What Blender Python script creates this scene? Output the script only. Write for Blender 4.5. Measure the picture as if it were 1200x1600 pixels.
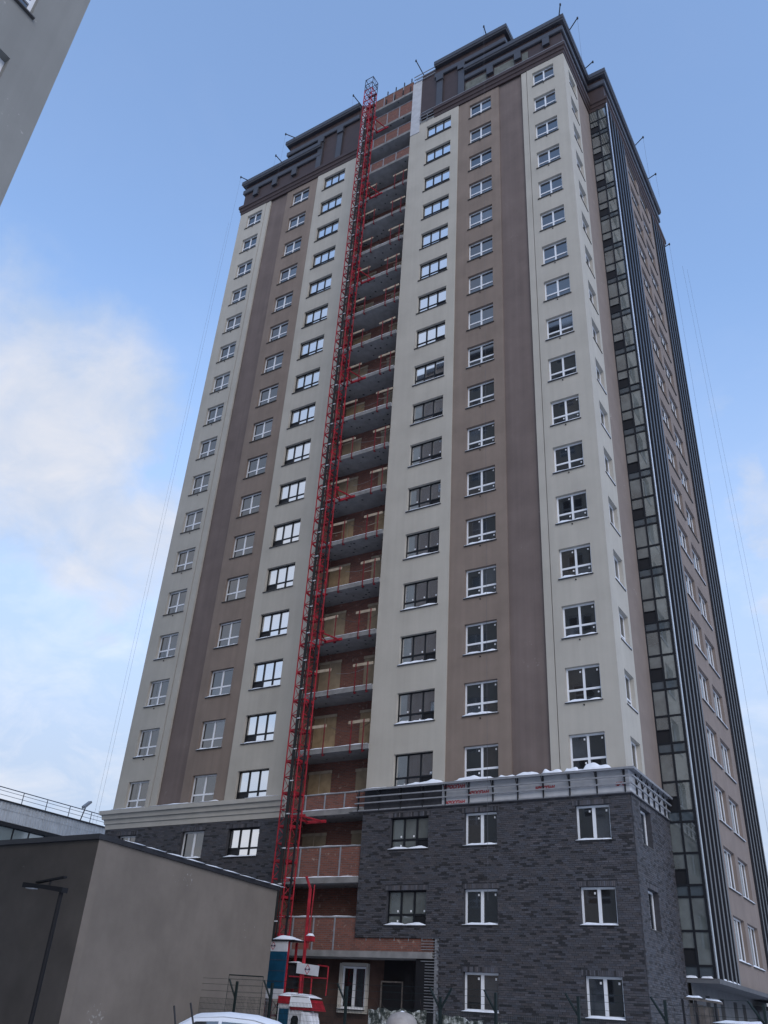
import bpy, bmesh, math, random
import numpy as np
from mathutils import Vector, Matrix
R = math.radians
random.seed(7)
for o in list(bpy.data.objects): bpy.data.objects.remove(o)
scn = bpy.context.scene
COL = scn.collection

# ------------------------------------------------------------------ camera
def cam_axes(yaw, pitch, roll):
    ca, sa, cb, sb = math.cos(yaw), math.sin(yaw), math.cos(pitch), math.sin(pitch)
    f = Vector((-sa*cb, ca*cb, sb)); r = Vector((ca, sa, 0)); u = r.cross(f)
    c, s = math.cos(roll), math.sin(roll)
    return c*r + s*u, -s*r + c*u, f
cam_d = bpy.data.cameras.new('camera'); cam = bpy.data.objects.new('camera', cam_d); COL.objects.link(cam)
r_, u_, f_ = cam_axes(R(33.33855), R(31.12597), R(3.89979))
M = Matrix((r_, u_, -f_)).transposed().to_4x4(); M.translation = Vector((10.066, -34.305, 1.456))
cam.matrix_world = M
cam_d.sensor_fit = 'VERTICAL'; cam_d.sensor_height = 36.0; cam_d.sensor_width = 27.0
cam_d.lens = 1323.697/1600*36.0
cam_d.clip_start = 0.1; cam_d.clip_end = 6000
scn.camera = cam
scn.render.resolution_x = 768; scn.render.resolution_y = 1024

# ------------------------------------------------------------------ light
SUN_EL, SUN_AZ = R(32), R(132)      # azimuth from +Y towards +X: behind the camera, to its right, veiled by cloud
world = bpy.data.worlds.new('World'); scn.world = world; world.use_nodes = True
wn, wl = world.node_tree.nodes, world.node_tree.links
wn.clear()
w_out = wn.new('ShaderNodeOutputWorld'); w_bg = wn.new('ShaderNodeBackground')
sky = wn.new('ShaderNodeTexSky'); sky.sky_type = 'NISHITA'; sky.sun_disc = False
sky.sun_elevation = SUN_EL; sky.sun_rotation = SUN_AZ; sky.air_density = 1.0; sky.dust_density = 0.3; sky.ozone_density = 2.2
w_bg.inputs['Strength'].default_value = 0.15
BANKS = [((-0.655, 0.46, 0.57), 0.20, 0.15), ((-0.77, 0.54, 0.32), 0.24, 0.17), ((-0.79, 0.33, 0.52), 0.20, 0.14), ((-0.62, 0.62, 0.46), 0.12, 0.16), ((-0.30, 0.40, 0.86), 0.35, 0.07), ((-0.08, 0.80, 0.58), 0.12, 0.12),
         ((-0.70, 0.40, 0.59), 0.22, 0.18), ((-0.70, 0.55, 0.44), 0.19, 0.22), ((-0.78, 0.42, 0.47), 0.22, 0.13), ((-0.69, 0.30, 0.66), 0.14, 0.16),
         ((-0.09, 0.86, 0.50), 0.10, 0.26), ((-0.09, 0.91, 0.40), 0.12, 0.28), ((-0.13, 0.96, 0.23), 0.20, 0.20), ((0.45, 0.80, 0.40), 0.5, 0.2), ((-0.50, -0.65, 0.50), 0.95, 0.26)]
tc = wn.new('ShaderNodeTexCoord')
# cloud layer: project the view direction on a flat cloud deck, then noise
sep = wn.new('ShaderNodeSeparateXYZ'); wl.new(tc.outputs['Generated'], sep.inputs[0])
zc = wn.new('ShaderNodeMath'); zc.operation = 'MAXIMUM'; wl.new(sep.outputs['Z'], zc.inputs[0]); zc.inputs[1].default_value = 0.0
zd = wn.new('ShaderNodeMath'); zd.operation = 'ADD'; wl.new(zc.outputs[0], zd.inputs[0]); zd.inputs[1].default_value = 0.32
dx = wn.new('ShaderNodeMath'); dx.operation = 'DIVIDE'; wl.new(sep.outputs['X'], dx.inputs[0]); wl.new(zd.outputs[0], dx.inputs[1])
dy = wn.new('ShaderNodeMath'); dy.operation = 'DIVIDE'; wl.new(sep.outputs['Y'], dy.inputs[0]); wl.new(zd.outputs[0], dy.inputs[1])
cmb = wn.new('ShaderNodeCombineXYZ'); wl.new(dx.outputs[0], cmb.inputs[0]); wl.new(dy.outputs[0], cmb.inputs[1]); cmb.inputs[2].default_value = 3.1
nz = wn.new('ShaderNodeTexNoise'); nz.inputs['Scale'].default_value = 1.15; nz.inputs['Detail'].default_value = 12; nz.inputs['Roughness'].default_value = 0.58
nz.inputs['Distortion'].default_value = 0.35
wl.new(cmb.outputs[0], nz.inputs['Vector'])
# more cloud low in the sky, thinning upwards
lowr = wn.new('ShaderNodeMapRange'); wl.new(sep.outputs['Z'], lowr.inputs[0])
lowr.inputs[1].default_value = 0.05; lowr.inputs[2].default_value = 0.75; lowr.inputs[3].default_value = 0.06; lowr.inputs[4].default_value = -0.10
addn = wn.new('ShaderNodeMath'); addn.operation = 'ADD'; wl.new(nz.outputs['Fac'], addn.inputs[0]); wl.new(lowr.outputs[0], addn.inputs[1])
# cloud banks: towards the left of the tower and low on its right
last = addn.outputs[0]
nrm = wn.new('ShaderNodeVectorMath'); nrm.operation = 'NORMALIZE'; wl.new(tc.outputs['Generated'], nrm.inputs[0])
wob = wn.new('ShaderNodeTexNoise'); wob.inputs['Scale'].default_value = 4.5; wob.inputs['Detail'].default_value = 10; wob.inputs['Roughness'].default_value = 0.6; wl.new(tc.outputs['Generated'], wob.inputs['Vector'])
wsc = wn.new('ShaderNodeVectorMath'); wsc.operation = 'SCALE'; wsc.inputs['Scale'].default_value = 0.30; wl.new(wob.outputs['Color'], wsc.inputs[0])
wad = wn.new('ShaderNodeVectorMath'); wad.operation = 'ADD'; wl.new(nrm.outputs[0], wad.inputs[0]); wl.new(wsc.outputs[0], wad.inputs[1])
wsb = wn.new('ShaderNodeVectorMath'); wsb.operation = 'SUBTRACT'; wl.new(wad.outputs[0], wsb.inputs[0]); wsb.inputs[1].default_value = (0.15, 0.15, 0.15)
for (c, rad, amt) in BANKS:
    ds = wn.new('ShaderNodeVectorMath'); ds.operation = 'DISTANCE'; wl.new(wsb.outputs[0], ds.inputs[0]); ds.inputs[1].default_value = c
    mr = wn.new('ShaderNodeMapRange'); mr.interpolation_type = 'SMOOTHSTEP'; wl.new(ds.outputs['Value'], mr.inputs[0])
    mr.inputs[1].default_value = 0.0; mr.inputs[2].default_value = rad; mr.inputs[3].default_value = amt; mr.inputs[4].default_value = 0.0
    ad = wn.new('ShaderNodeMath'); ad.operation = 'ADD'; wl.new(last, ad.inputs[0]); wl.new(mr.outputs[0], ad.inputs[1]); last = ad.outputs[0]
crm = wn.new('ShaderNodeMapRange'); crm.interpolation_type = 'SMOOTHERSTEP'; wl.new(last, crm.inputs[0])
crm.inputs[1].default_value = 0.45; crm.inputs[2].default_value = 0.84; crm.inputs[3].default_value = 0.07; crm.inputs[4].default_value = 0.95
# haze towards the horizon, all round
hz = wn.new('ShaderNodeMapRange'); hz.interpolation_type = 'SMOOTHSTEP'; wl.new(sep.outputs['Z'], hz.inputs[0])
hz.inputs[1].default_value = 0.15; hz.inputs[2].default_value = 0.80; hz.inputs[3].default_value = 0.97; hz.inputs[4].default_value = 0.0
inv = wn.new('ShaderNodeMath'); inv.operation = 'MAXIMUM'; wl.new(crm.outputs[0], inv.inputs[0]); wl.new(hz.outputs[0], inv.inputs[1])
ton = wn.new('ShaderNodeMapRange'); ton.interpolation_type = 'SMOOTHSTEP'; wl.new(last, ton.inputs[0]); ton.inputs[1].default_value = 0.52; ton.inputs[2].default_value = 0.95
fine = wn.new('ShaderNodeTexNoise'); fine.inputs['Scale'].default_value = 7.0; fine.inputs['Detail'].default_value = 8; fine.inputs['Roughness'].default_value = 0.6; fine.inputs['Distortion'].default_value = 0.6
wl.new(cmb.outputs[0], fine.inputs['Vector'])
fin_r = wn.new('ShaderNodeMapRange'); wl.new(fine.outputs['Fac'], fin_r.inputs[0]); fin_r.inputs[1].default_value = 0.3; fin_r.inputs[2].default_value = 0.7; fin_r.inputs[3].default_value = -0.45; fin_r.inputs[4].default_value = 0.45
tsum = wn.new('ShaderNodeMath'); tsum.operation = 'ADD'; tsum.use_clamp = True; wl.new(ton.outputs[0], tsum.inputs[0]); wl.new(fin_r.outputs[0], tsum.inputs[1])
ccol = wn.new('ShaderNodeMix'); ccol.data_type = 'RGBA'; wl.new(tsum.outputs[0], ccol.inputs['Factor'])
ccol.inputs['A'].default_value = (1.48, 1.76, 2.26, 1); ccol.inputs['B'].default_value = (2.18, 2.22, 2.40, 1)
cmix = wn.new('ShaderNodeMix'); cmix.data_type = 'RGBA'; wl.new(ccol.outputs['Result'], cmix.inputs['B'])
wl.new(inv.outputs[0], cmix.inputs['Factor']); wl.new(sky.outputs[0], cmix.inputs['A'])
wl.new(cmix.outputs['Result'], w_bg.inputs['Color']); wl.new(w_bg.outputs[0], w_out.inputs[0])
sun_d = bpy.data.lights.new('sun', 'SUN'); sun_d.energy = 0.5; sun_d.angle = R(40); sun_d.color = (1.0, 0.90, 0.78)
sun = bpy.data.objects.new('sun', sun_d); COL.objects.link(sun)
sd = Vector((math.sin(SUN_AZ)*math.cos(SUN_EL), math.cos(SUN_AZ)*math.cos(SUN_EL), math.sin(SUN_EL)))
sun.rotation_euler = sd.to_track_quat('Z', 'Y').to_euler(); sun.location = (60, 60, 90)
vs = scn.view_settings; vs.view_transform = 'Standard'; vs.look = 'None'; vs.exposure = 1.28; vs.gamma = 1.0; vs.use_curve_mapping = False

# ------------------------------------------------------------------ materials
MAT = {}
def mat(name, col, rough=0.8, var=0.12, scale=3.0, bump=0.0, bscale=40.0, spec=0.3, metal=0.0, ior=None, streak=0.0, emis=None):
    m = bpy.data.materials.new(name); m.use_nodes = True; MAT[name] = m
    n, l = m.node_tree.nodes, m.node_tree.links
    b = n['Principled BSDF']
    b.inputs['Roughness'].default_value = rough; b.inputs['Metallic'].default_value = metal
    b.inputs['Specular IOR Level'].default_value = spec
    if ior: b.inputs['IOR'].default_value = ior; b.inputs['Specular IOR Level'].default_value = 0.5
    t = n.new('ShaderNodeTexCoord')
    if var > 0:
        a = n.new('ShaderNodeTexNoise'); a.inputs['Scale'].default_value = scale; a.inputs['Detail'].default_value = 6
        geo = n.new('ShaderNodeNewGeometry'); l.new(geo.outputs['Position'], a.inputs['Vector'])
        rmp = n.new('ShaderNodeMapRange'); rmp.inputs[1].default_value = 0.3; rmp.inputs[2].default_value = 0.7
        rmp.inputs[3].default_value = 1-var; rmp.inputs[4].default_value = 1+var
        l.new(a.outputs['Fac'], rmp.inputs[0])
        last = rmp.outputs[0]
        if streak > 0:
            mp = n.new('ShaderNodeMapping'); mp.inputs['Scale'].default_value = (2.2, 2.2, 0.05)
            l.new(geo.outputs['Position'], mp.inputs[0])
            s = n.new('ShaderNodeTexNoise'); s.inputs['Scale'].default_value = 1.6; s.inputs['Detail'].default_value = 4
            l.new(mp.outputs[0], s.inputs['Vector'])
            r2 = n.new('ShaderNodeMapRange'); r2.inputs[1].default_value = 0.3; r2.inputs[2].default_value = 0.7
            r2.inputs[3].default_value = 1-streak; r2.inputs[4].default_value = 1+streak; l.new(s.outputs['Fac'], r2.inputs[0])
            mu = n.new('ShaderNodeMath'); mu.operation = 'MULTIPLY'; l.new(last, mu.inputs[0]); l.new(r2.outputs[0], mu.inputs[1]); last = mu.outputs[0]
        v = n.new('ShaderNodeVectorMath'); v.operation = 'SCALE'; v.inputs[0].default_value = col[:3]
        l.new(last, v.inputs['Scale']); l.new(v.outputs[0], b.inputs['Base Color'])
    else:
        b.inputs['Base Color'].default_value = (*col[:3], 1)
    if bump > 0:
        bn = n.new('ShaderNodeTexNoise'); bn.inputs['Scale'].default_value = bscale; bn.inputs['Detail'].default_value = 3
        g2 = n.new('ShaderNodeNewGeometry'); l.new(g2.outputs['Position'], bn.inputs['Vector'])
        bb = n.new('ShaderNodeBump'); bb.inputs['Strength'].default_value = bump; bb.inputs['Distance'].default_value = 0.02
        l.new(bn.outputs['Fac'], bb.inputs['Height']); l.new(bb.outputs[0], b.inputs['Normal'])
    return m
mat('beige', (0.414, 0.383, 0.330), 0.9, 0.055, 0.5, 0.15, 60, streak=0.04)
mat('brown', (0.215, 0.168, 0.138), 0.9, 0.08, 0.6, 0.15, 60, streak=0.06)
mat('umber', (0.152, 0.118, 0.106), 0.9, 0.09, 0.6, 0.15, 60, streak=0.08)
mat('taupe', (0.215, 0.172, 0.148), 0.9, 0.06, 1.0, 0.15, 60, streak=0.05)
mat('twin_grey', (0.215, 0.21, 0.195), 0.9, 0.07, 0.5, 0.15, 60, streak=0.06)
mat('white_trim', (0.47, 0.445, 0.40), 0.85, 0.06, 2.0, 0.1)
mat('slate', (0.046, 0.045, 0.052), 0.45, 0.10, 1.5, spec=0.4)
mat('plum', (0.052, 0.033, 0.030), 0.55, 0.10, 1.5)
mat('wool', (0.13, 0.135, 0.12), 0.95, 0.25, 3.0, 0.3, 20)
mat('membrane', (0.44, 0.44, 0.45), 0.6, 0.10, 2.5, 0.3, 8)
mat('mortar', (0.048, 0.048, 0.054), 0.95, 0.15, 6)
mat('concrete', (0.21, 0.205, 0.20), 0.9, 0.22, 2.5, 0.3, 30)
mat('soffit', (0.27, 0.27, 0.265), 0.9, 0.15, 2.5)
mat('pvc', (0.72, 0.73, 0.75), 0.35, 0.03, 4)
mat('dark_frame', (0.008, 0.009, 0.012), 0.5, 0, 1)
mat('black_panel', (0.010, 0.010, 0.012), 0.5, 0, 1)
mat('glass', (0.012, 0.014, 0.017), 0.03, 0, 1, ior=2.3)
mat('glass_warm', (0.030, 0.026, 0.024), 0.03, 0, 1, ior=2.2)
mat('glass_film', (0.035, 0.040, 0.048), 0.05, 0.3, 3, ior=2.5)
mat('mirror_glass', (0.10, 0.11, 0.12), 0.02, 0, 1, ior=14.0)
mat('grey_glass', (0.115, 0.128, 0.122), 0.03, 0.3, 1.2, ior=2.8)
mat('spandrel', (0.055, 0.07, 0.08), 0.1, 0.1, 4, ior=2.0)
mat('sill', (0.06, 0.055, 0.052), 0.5, 0, 1)
mat('snow', (0.80, 0.82, 0.86), 0.75, 0.04, 6, 0.3, 12)
mat('sticker', (0.75, 0.75, 0.75), 0.6, 0, 1)
mat('ply', (0.27, 0.212, 0.145), 0.8, 0.15, 3.0)
mat('ply_grey', (0.22, 0.185, 0.14), 0.85, 0.2, 3.0)
mat('ply_warm', (0.31, 0.225, 0.135), 0.8, 0.2, 3.0)
mat('timber', (0.37, 0.30, 0.22), 0.8, 0.2, 4.0)
mat('red_paint', (0.30, 0.016, 0.026), 0.55, 0.35, 3.0)
mat('red_dull', (0.16, 0.014, 0.02), 0.6, 0.3, 6.0)
mat('steel_dark', (0.018, 0.018, 0.021), 0.6, 0.2, 5.0)
mat('steel_blue', (0.05, 0.06, 0.09), 0.45, 0.2, 5.0)
mat('galv', (0.26, 0.265, 0.28), 0.5, 0.15, 5.0, metal=0.2)
mat('silver', (0.45, 0.47, 0.50), 0.25, 0.05, 5.0, metal=0.8)
mat('fin', (0.020, 0.021, 0.026), 0.35, 0.1, 2.0)
mat('fin_trim', (0.085, 0.09, 0.10), 0.4, 0.1, 2.0)
mat('fin_back', (0.055, 0.058, 0.066), 0.5, 0.1, 2.0)
mat('bare_plaster', (0.070, 0.042, 0.035), 0.9, 0.25, 2.5, 0.3, 30)
mat('dim_grey', (0.105, 0.107, 0.112), 0.9, 0.15, 2.0, 0.2, 40)
mat('lamp_black', (0.007, 0.007, 0.009), 0.7, 0, 1)
mat('rope', (0.10, 0.10, 0.11), 0.8, 0, 1)
mat('grey_paint', (0.20, 0.20, 0.205), 0.9, 0.06, 2.0, 0.2, 50)
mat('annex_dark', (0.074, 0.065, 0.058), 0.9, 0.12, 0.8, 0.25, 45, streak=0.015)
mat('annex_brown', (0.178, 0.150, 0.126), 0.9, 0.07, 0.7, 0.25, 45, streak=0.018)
mat('annex_coping', (0.03, 0.03, 0.034), 0.5, 0.1, 3)
mat('panel_blue', (0.009, 0.058, 0.110), 0.4, 0.18, 3)
mat('panel_white', (0.54, 0.55, 0.58), 0.5, 0.08, 4)
mat('logo_red', (0.40, 0.03, 0.05), 0.6, 0, 1)
mat('logo_dark', (0.06, 0.04, 0.09), 0.6, 0, 1)
mat('print_red', (0.34, 0.04, 0.045), 0.6, 0.1, 20)
mat('car_white', (0.72, 0.74, 0.78), 0.3, 0.02, 3)
mat('rubber', (0.015, 0.015, 0.015), 0.8, 0, 1)
mat('lamp_lens', (0.55, 0.55, 0.55), 0.3, 0, 1)
mat('lamp_red', (0.30, 0.01, 0.01), 0.3, 0, 1)
mat('fence_green', (0.008, 0.016, 0.016), 0.6, 0.1, 6)
mat('drum', (0.34, 0.31, 0.29), 0.6, 0.12, 6)
mat('old_wood', (0.12, 0.105, 0.095), 0.9, 0.35, 6, 0.3, 30)
mat('cladding', (0.58, 0.59, 0.60), 0.6, 0.12, 1.0, streak=0.10)
mat('ribbon_glass', (0.20, 0.24, 0.24), 0.06, 0.05, 1, ior=2.6)
mat('twig', (0.10, 0.08, 0.07), 0.9, 0.2, 8)
mat('roofing', (0.08, 0.08, 0.085), 0.9, 0.2, 2)

def red_brick():
    m = bpy.data.materials.new('red_brick'); m.use_nodes = True; MAT['red_brick'] = m
    n, l = m.node_tree.nodes, m.node_tree.links; b = n['Principled BSDF']; b.inputs['Roughness'].default_value = 0.9
    g = n.new('ShaderNodeNewGeometry'); s = n.new('ShaderNodeSeparateXYZ'); l.new(g.outputs['Position'], s.inputs[0])
    a = n.new('ShaderNodeMath'); a.operation = 'ADD'; l.new(s.outputs['X'], a.inputs[0]); l.new(s.outputs['Y'], a.inputs[1])
    c = n.new('ShaderNodeCombineXYZ'); l.new(a.outputs[0], c.inputs[0]); l.new(s.outputs['Z'], c.inputs[1])
    t = n.new('ShaderNodeTexBrick'); l.new(c.outputs[0], t.inputs['Vector'])
    t.inputs['Scale'].default_value = 1.0; t.inputs['Brick Width'].default_value = 0.26; t.inputs['Row Height'].default_value = 0.078
    t.inputs['Mortar Size'].default_value = 0.010; t.inputs['Bias'].default_value = -0.2
    t.inputs['Color1'].default_value = (0.200, 0.070, 0.046, 1); t.inputs['Color2'].default_value = (0.115, 0.046, 0.034, 1)
    t.inputs['Mortar'].default_value = (0.13, 0.105, 0.095, 1)
    nz = n.new('ShaderNodeTexNoise'); nz.inputs['Scale'].default_value = 5; nz.inputs['Detail'].default_value = 5; l.new(g.outputs['Position'], nz.inputs['Vector'])
    mr = n.new('ShaderNodeMapRange'); l.new(nz.outputs['Fac'], mr.inputs[0]); mr.inputs[1].default_value = 0.62; mr.inputs[2].default_value = 0.8
    mx = n.new('ShaderNodeMix'); mx.data_type = 'RGBA'; l.new(mr.outputs[0], mx.inputs['Factor']); l.new(t.outputs['Color'], mx.inputs['A'])
    mx.inputs['B'].default_value = (0.34, 0.26, 0.21, 1); l.new(mx.outputs['Result'], b.inputs['Base Color'])
    bp = n.new('ShaderNodeBump'); bp.inputs['Strength'].default_value = 0.4; bp.inputs['Distance'].default_value = 0.01
    iv = n.new('ShaderNodeMath'); iv.operation = 'SUBTRACT'; iv.inputs[0].default_value = 1; l.new(t.outputs['Fac'], iv.inputs[1])
    l.new(iv.outputs[0], bp.inputs['Height']); l.new(bp.outputs[0], b.inputs['Normal'])
red_brick()
def brick_attr():
    m = bpy.data.materials.new('clinker'); m.use_nodes = True; MAT['clinker'] = m
    n, l = m.node_tree.nodes, m.node_tree.links; b = n['Principled BSDF']; b.inputs['Roughness'].default_value = 0.7
    a = n.new('ShaderNodeAttribute'); a.attribute_name = 'tone'
    g = n.new('ShaderNodeNewGeometry')
    z = n.new('ShaderNodeTexNoise'); z.inputs['Scale'].default_value = 30; z.inputs['Detail'].default_value = 3; l.new(g.outputs['Position'], z.inputs['Vector'])
    mr = n.new('ShaderNodeMapRange'); l.new(z.outputs['Fac'], mr.inputs[0]); mr.inputs[3].default_value = 0.75; mr.inputs[4].default_value = 1.25
    v = n.new('ShaderNodeVectorMath'); v.operation = 'SCALE'; l.new(a.outputs['Color'], v.inputs[0]); l.new(mr.outputs[0], v.inputs['Scale'])
    l.new(v.outputs[0], b.inputs['Base Color'])
brick_attr()
def soffit_dots():
    m = MAT['soffit']; n, l = m.node_tree.nodes, m.node_tree.links; b = n['Principled BSDF']
    src = b.inputs['Base Color'].links[0].from_socket
    g = n.new('ShaderNodeNewGeometry'); v = n.new('ShaderNodeTexVoronoi'); v.inputs['Scale'].default_value = 2.4; v.inputs['Randomness'].default_value = 0.75
    l.new(g.outputs['Position'], v.inputs['Vector'])
    mr = n.new('ShaderNodeMapRange'); l.new(v.outputs['Distance'], mr.inputs[0]); mr.inputs[1].default_value = 0.14; mr.inputs[2].default_value = 0.19
    mx = n.new('ShaderNodeMix'); mx.data_type = 'RGBA'; l.new(mr.outputs[0], mx.inputs['Factor'])
    mx.inputs['A'].default_value = (0.05, 0.05, 0.055, 1); l.new(src, mx.inputs['B']); l.new(mx.outputs['Result'], b.inputs['Base Color'])
soffit_dots()
def camo():
    m = bpy.data.materials.new('camo'); m.use_nodes = True; MAT['camo'] = m
    n, l = m.node_tree.nodes, m.node_tree.links; b = n['Principled BSDF']; b.inputs['Roughness'].default_value = 0.95
    g = n.new('ShaderNodeNewGeometry'); z = n.new('ShaderNodeTexNoise'); z.inputs['Scale'].default_value = 5.5; z.inputs['Detail'].default_value = 5; z.inputs['Roughness'].default_value = 0.65
    l.new(g.outputs['Position'], z.inputs['Vector'])
    c = n.new('ShaderNodeValToRGB'); l.new(z.outputs['Fac'], c.inputs[0]); e = c.color_ramp.elements
    e[0].position = 0.38; e[0].color = (0.022, 0.03, 0.028, 1); e[1].position = 0.66; e[1].color = (0.72, 0.74, 0.72, 1)
    q = e.new(0.48); q.color = (0.09, 0.10, 0.085, 1); q = e.new(0.56); q.color = (0.36, 0.37, 0.34, 1)
    l.new(c.outputs[0], b.inputs['Base Color'])
    bp = n.new('ShaderNodeBump'); bp.inputs['Strength'].default_value = 0.6; bp.inputs['Distance'].default_value = 0.05; l.new(z.outputs['Fac'], bp.inputs['Height']); l.new(bp.outputs[0], b.inputs['Normal'])
camo()
def ground_mat():
    m = bpy.data.materials.new('snow_ground'); m.use_nodes = True; MAT['snow_ground'] = m
    n, l = m.node_tree.nodes, m.node_tree.links; b = n['Principled BSDF']; b.inputs['Roughness'].default_value = 0.8
    g = n.new('ShaderNodeNewGeometry'); z = n.new('ShaderNodeTexNoise'); z.inputs['Scale'].default_value = 0.35; z.inputs['Detail'].default_value = 8
    l.new(g.outputs['Position'], z.inputs['Vector'])
    c = n.new('ShaderNodeValToRGB'); l.new(z.outputs['Fac'], c.inputs[0]); e = c.color_ramp.elements
    e[0].position = 0.34; e[0].color = (0.30, 0.29, 0.28, 1); e[1].position = 0.5; e[1].color = (0.74, 0.76, 0.80, 1)
    l.new(c.outputs[0], b.inputs['Base Color'])
ground_mat()

def scuffs(name, light, dark):
    m = MAT[name]; n, l = m.node_tree.nodes, m.node_tree.links; b = n['Principled BSDF']; src = b.inputs['Base Color'].links[0].from_socket
    g = n.new('ShaderNodeNewGeometry')
    z = n.new('ShaderNodeTexNoise'); z.inputs['Scale'].default_value = 0.55; z.inputs['Detail'].default_value = 9; z.inputs['Roughness'].default_value = 0.65; l.new(g.outputs['Position'], z.inputs['Vector'])
    mr = n.new('ShaderNodeMapRange'); l.new(z.outputs['Fac'], mr.inputs[0]); mr.inputs[1].default_value = 0.35; mr.inputs[2].default_value = 0.65; mr.inputs[3].default_value = 1-dark; mr.inputs[4].default_value = 1+dark
    v = n.new('ShaderNodeVectorMath'); v.operation = 'SCALE'; l.new(src, v.inputs[0]); l.new(mr.outputs[0], v.inputs['Scale'])
    w = n.new('ShaderNodeTexNoise'); w.inputs['Scale'].default_value = 9; w.inputs['Detail'].default_value = 4; l.new(g.outputs['Position'], w.inputs['Vector'])
    w2 = n.new('ShaderNodeTexNoise'); w2.inputs['Scale'].default_value = 0.6; w2.inputs['Detail'].default_value = 2; l.new(g.outputs['Position'], w2.inputs['Vector'])
    ml = n.new('ShaderNodeMath'); ml.operation = 'MULTIPLY'; l.new(w.outputs['Fac'], ml.inputs[0]); l.new(w2.outputs['Fac'], ml.inputs[1])
    m2 = n.new('ShaderNodeMapRange'); l.new(ml.outputs[0], m2.inputs[0]); m2.inputs[1].default_value = 0.43; m2.inputs[2].default_value = 0.50; m2.inputs[3].default_value = 0; m2.inputs[4].default_value = 0.6
    mx = n.new('ShaderNodeMix'); mx.data_type = 'RGBA'; l.new(m2.outputs[0], mx.inputs['Factor']); l.new(v.outputs[0], mx.inputs['A']); mx.inputs['B'].default_value = (*light, 1)
    l.new(mx.outputs['Result'], b.inputs['Base Color'])
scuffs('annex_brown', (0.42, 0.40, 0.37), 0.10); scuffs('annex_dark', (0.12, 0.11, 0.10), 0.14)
for nm in ('beige', 'taupe', 'twin_grey', 'white_trim'): scuffs(nm, (0.48, 0.46, 0.42), 0.035)
for nm in ('brown', 'umber'): scuffs(nm, (0.26, 0.22, 0.20), 0.06)

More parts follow.
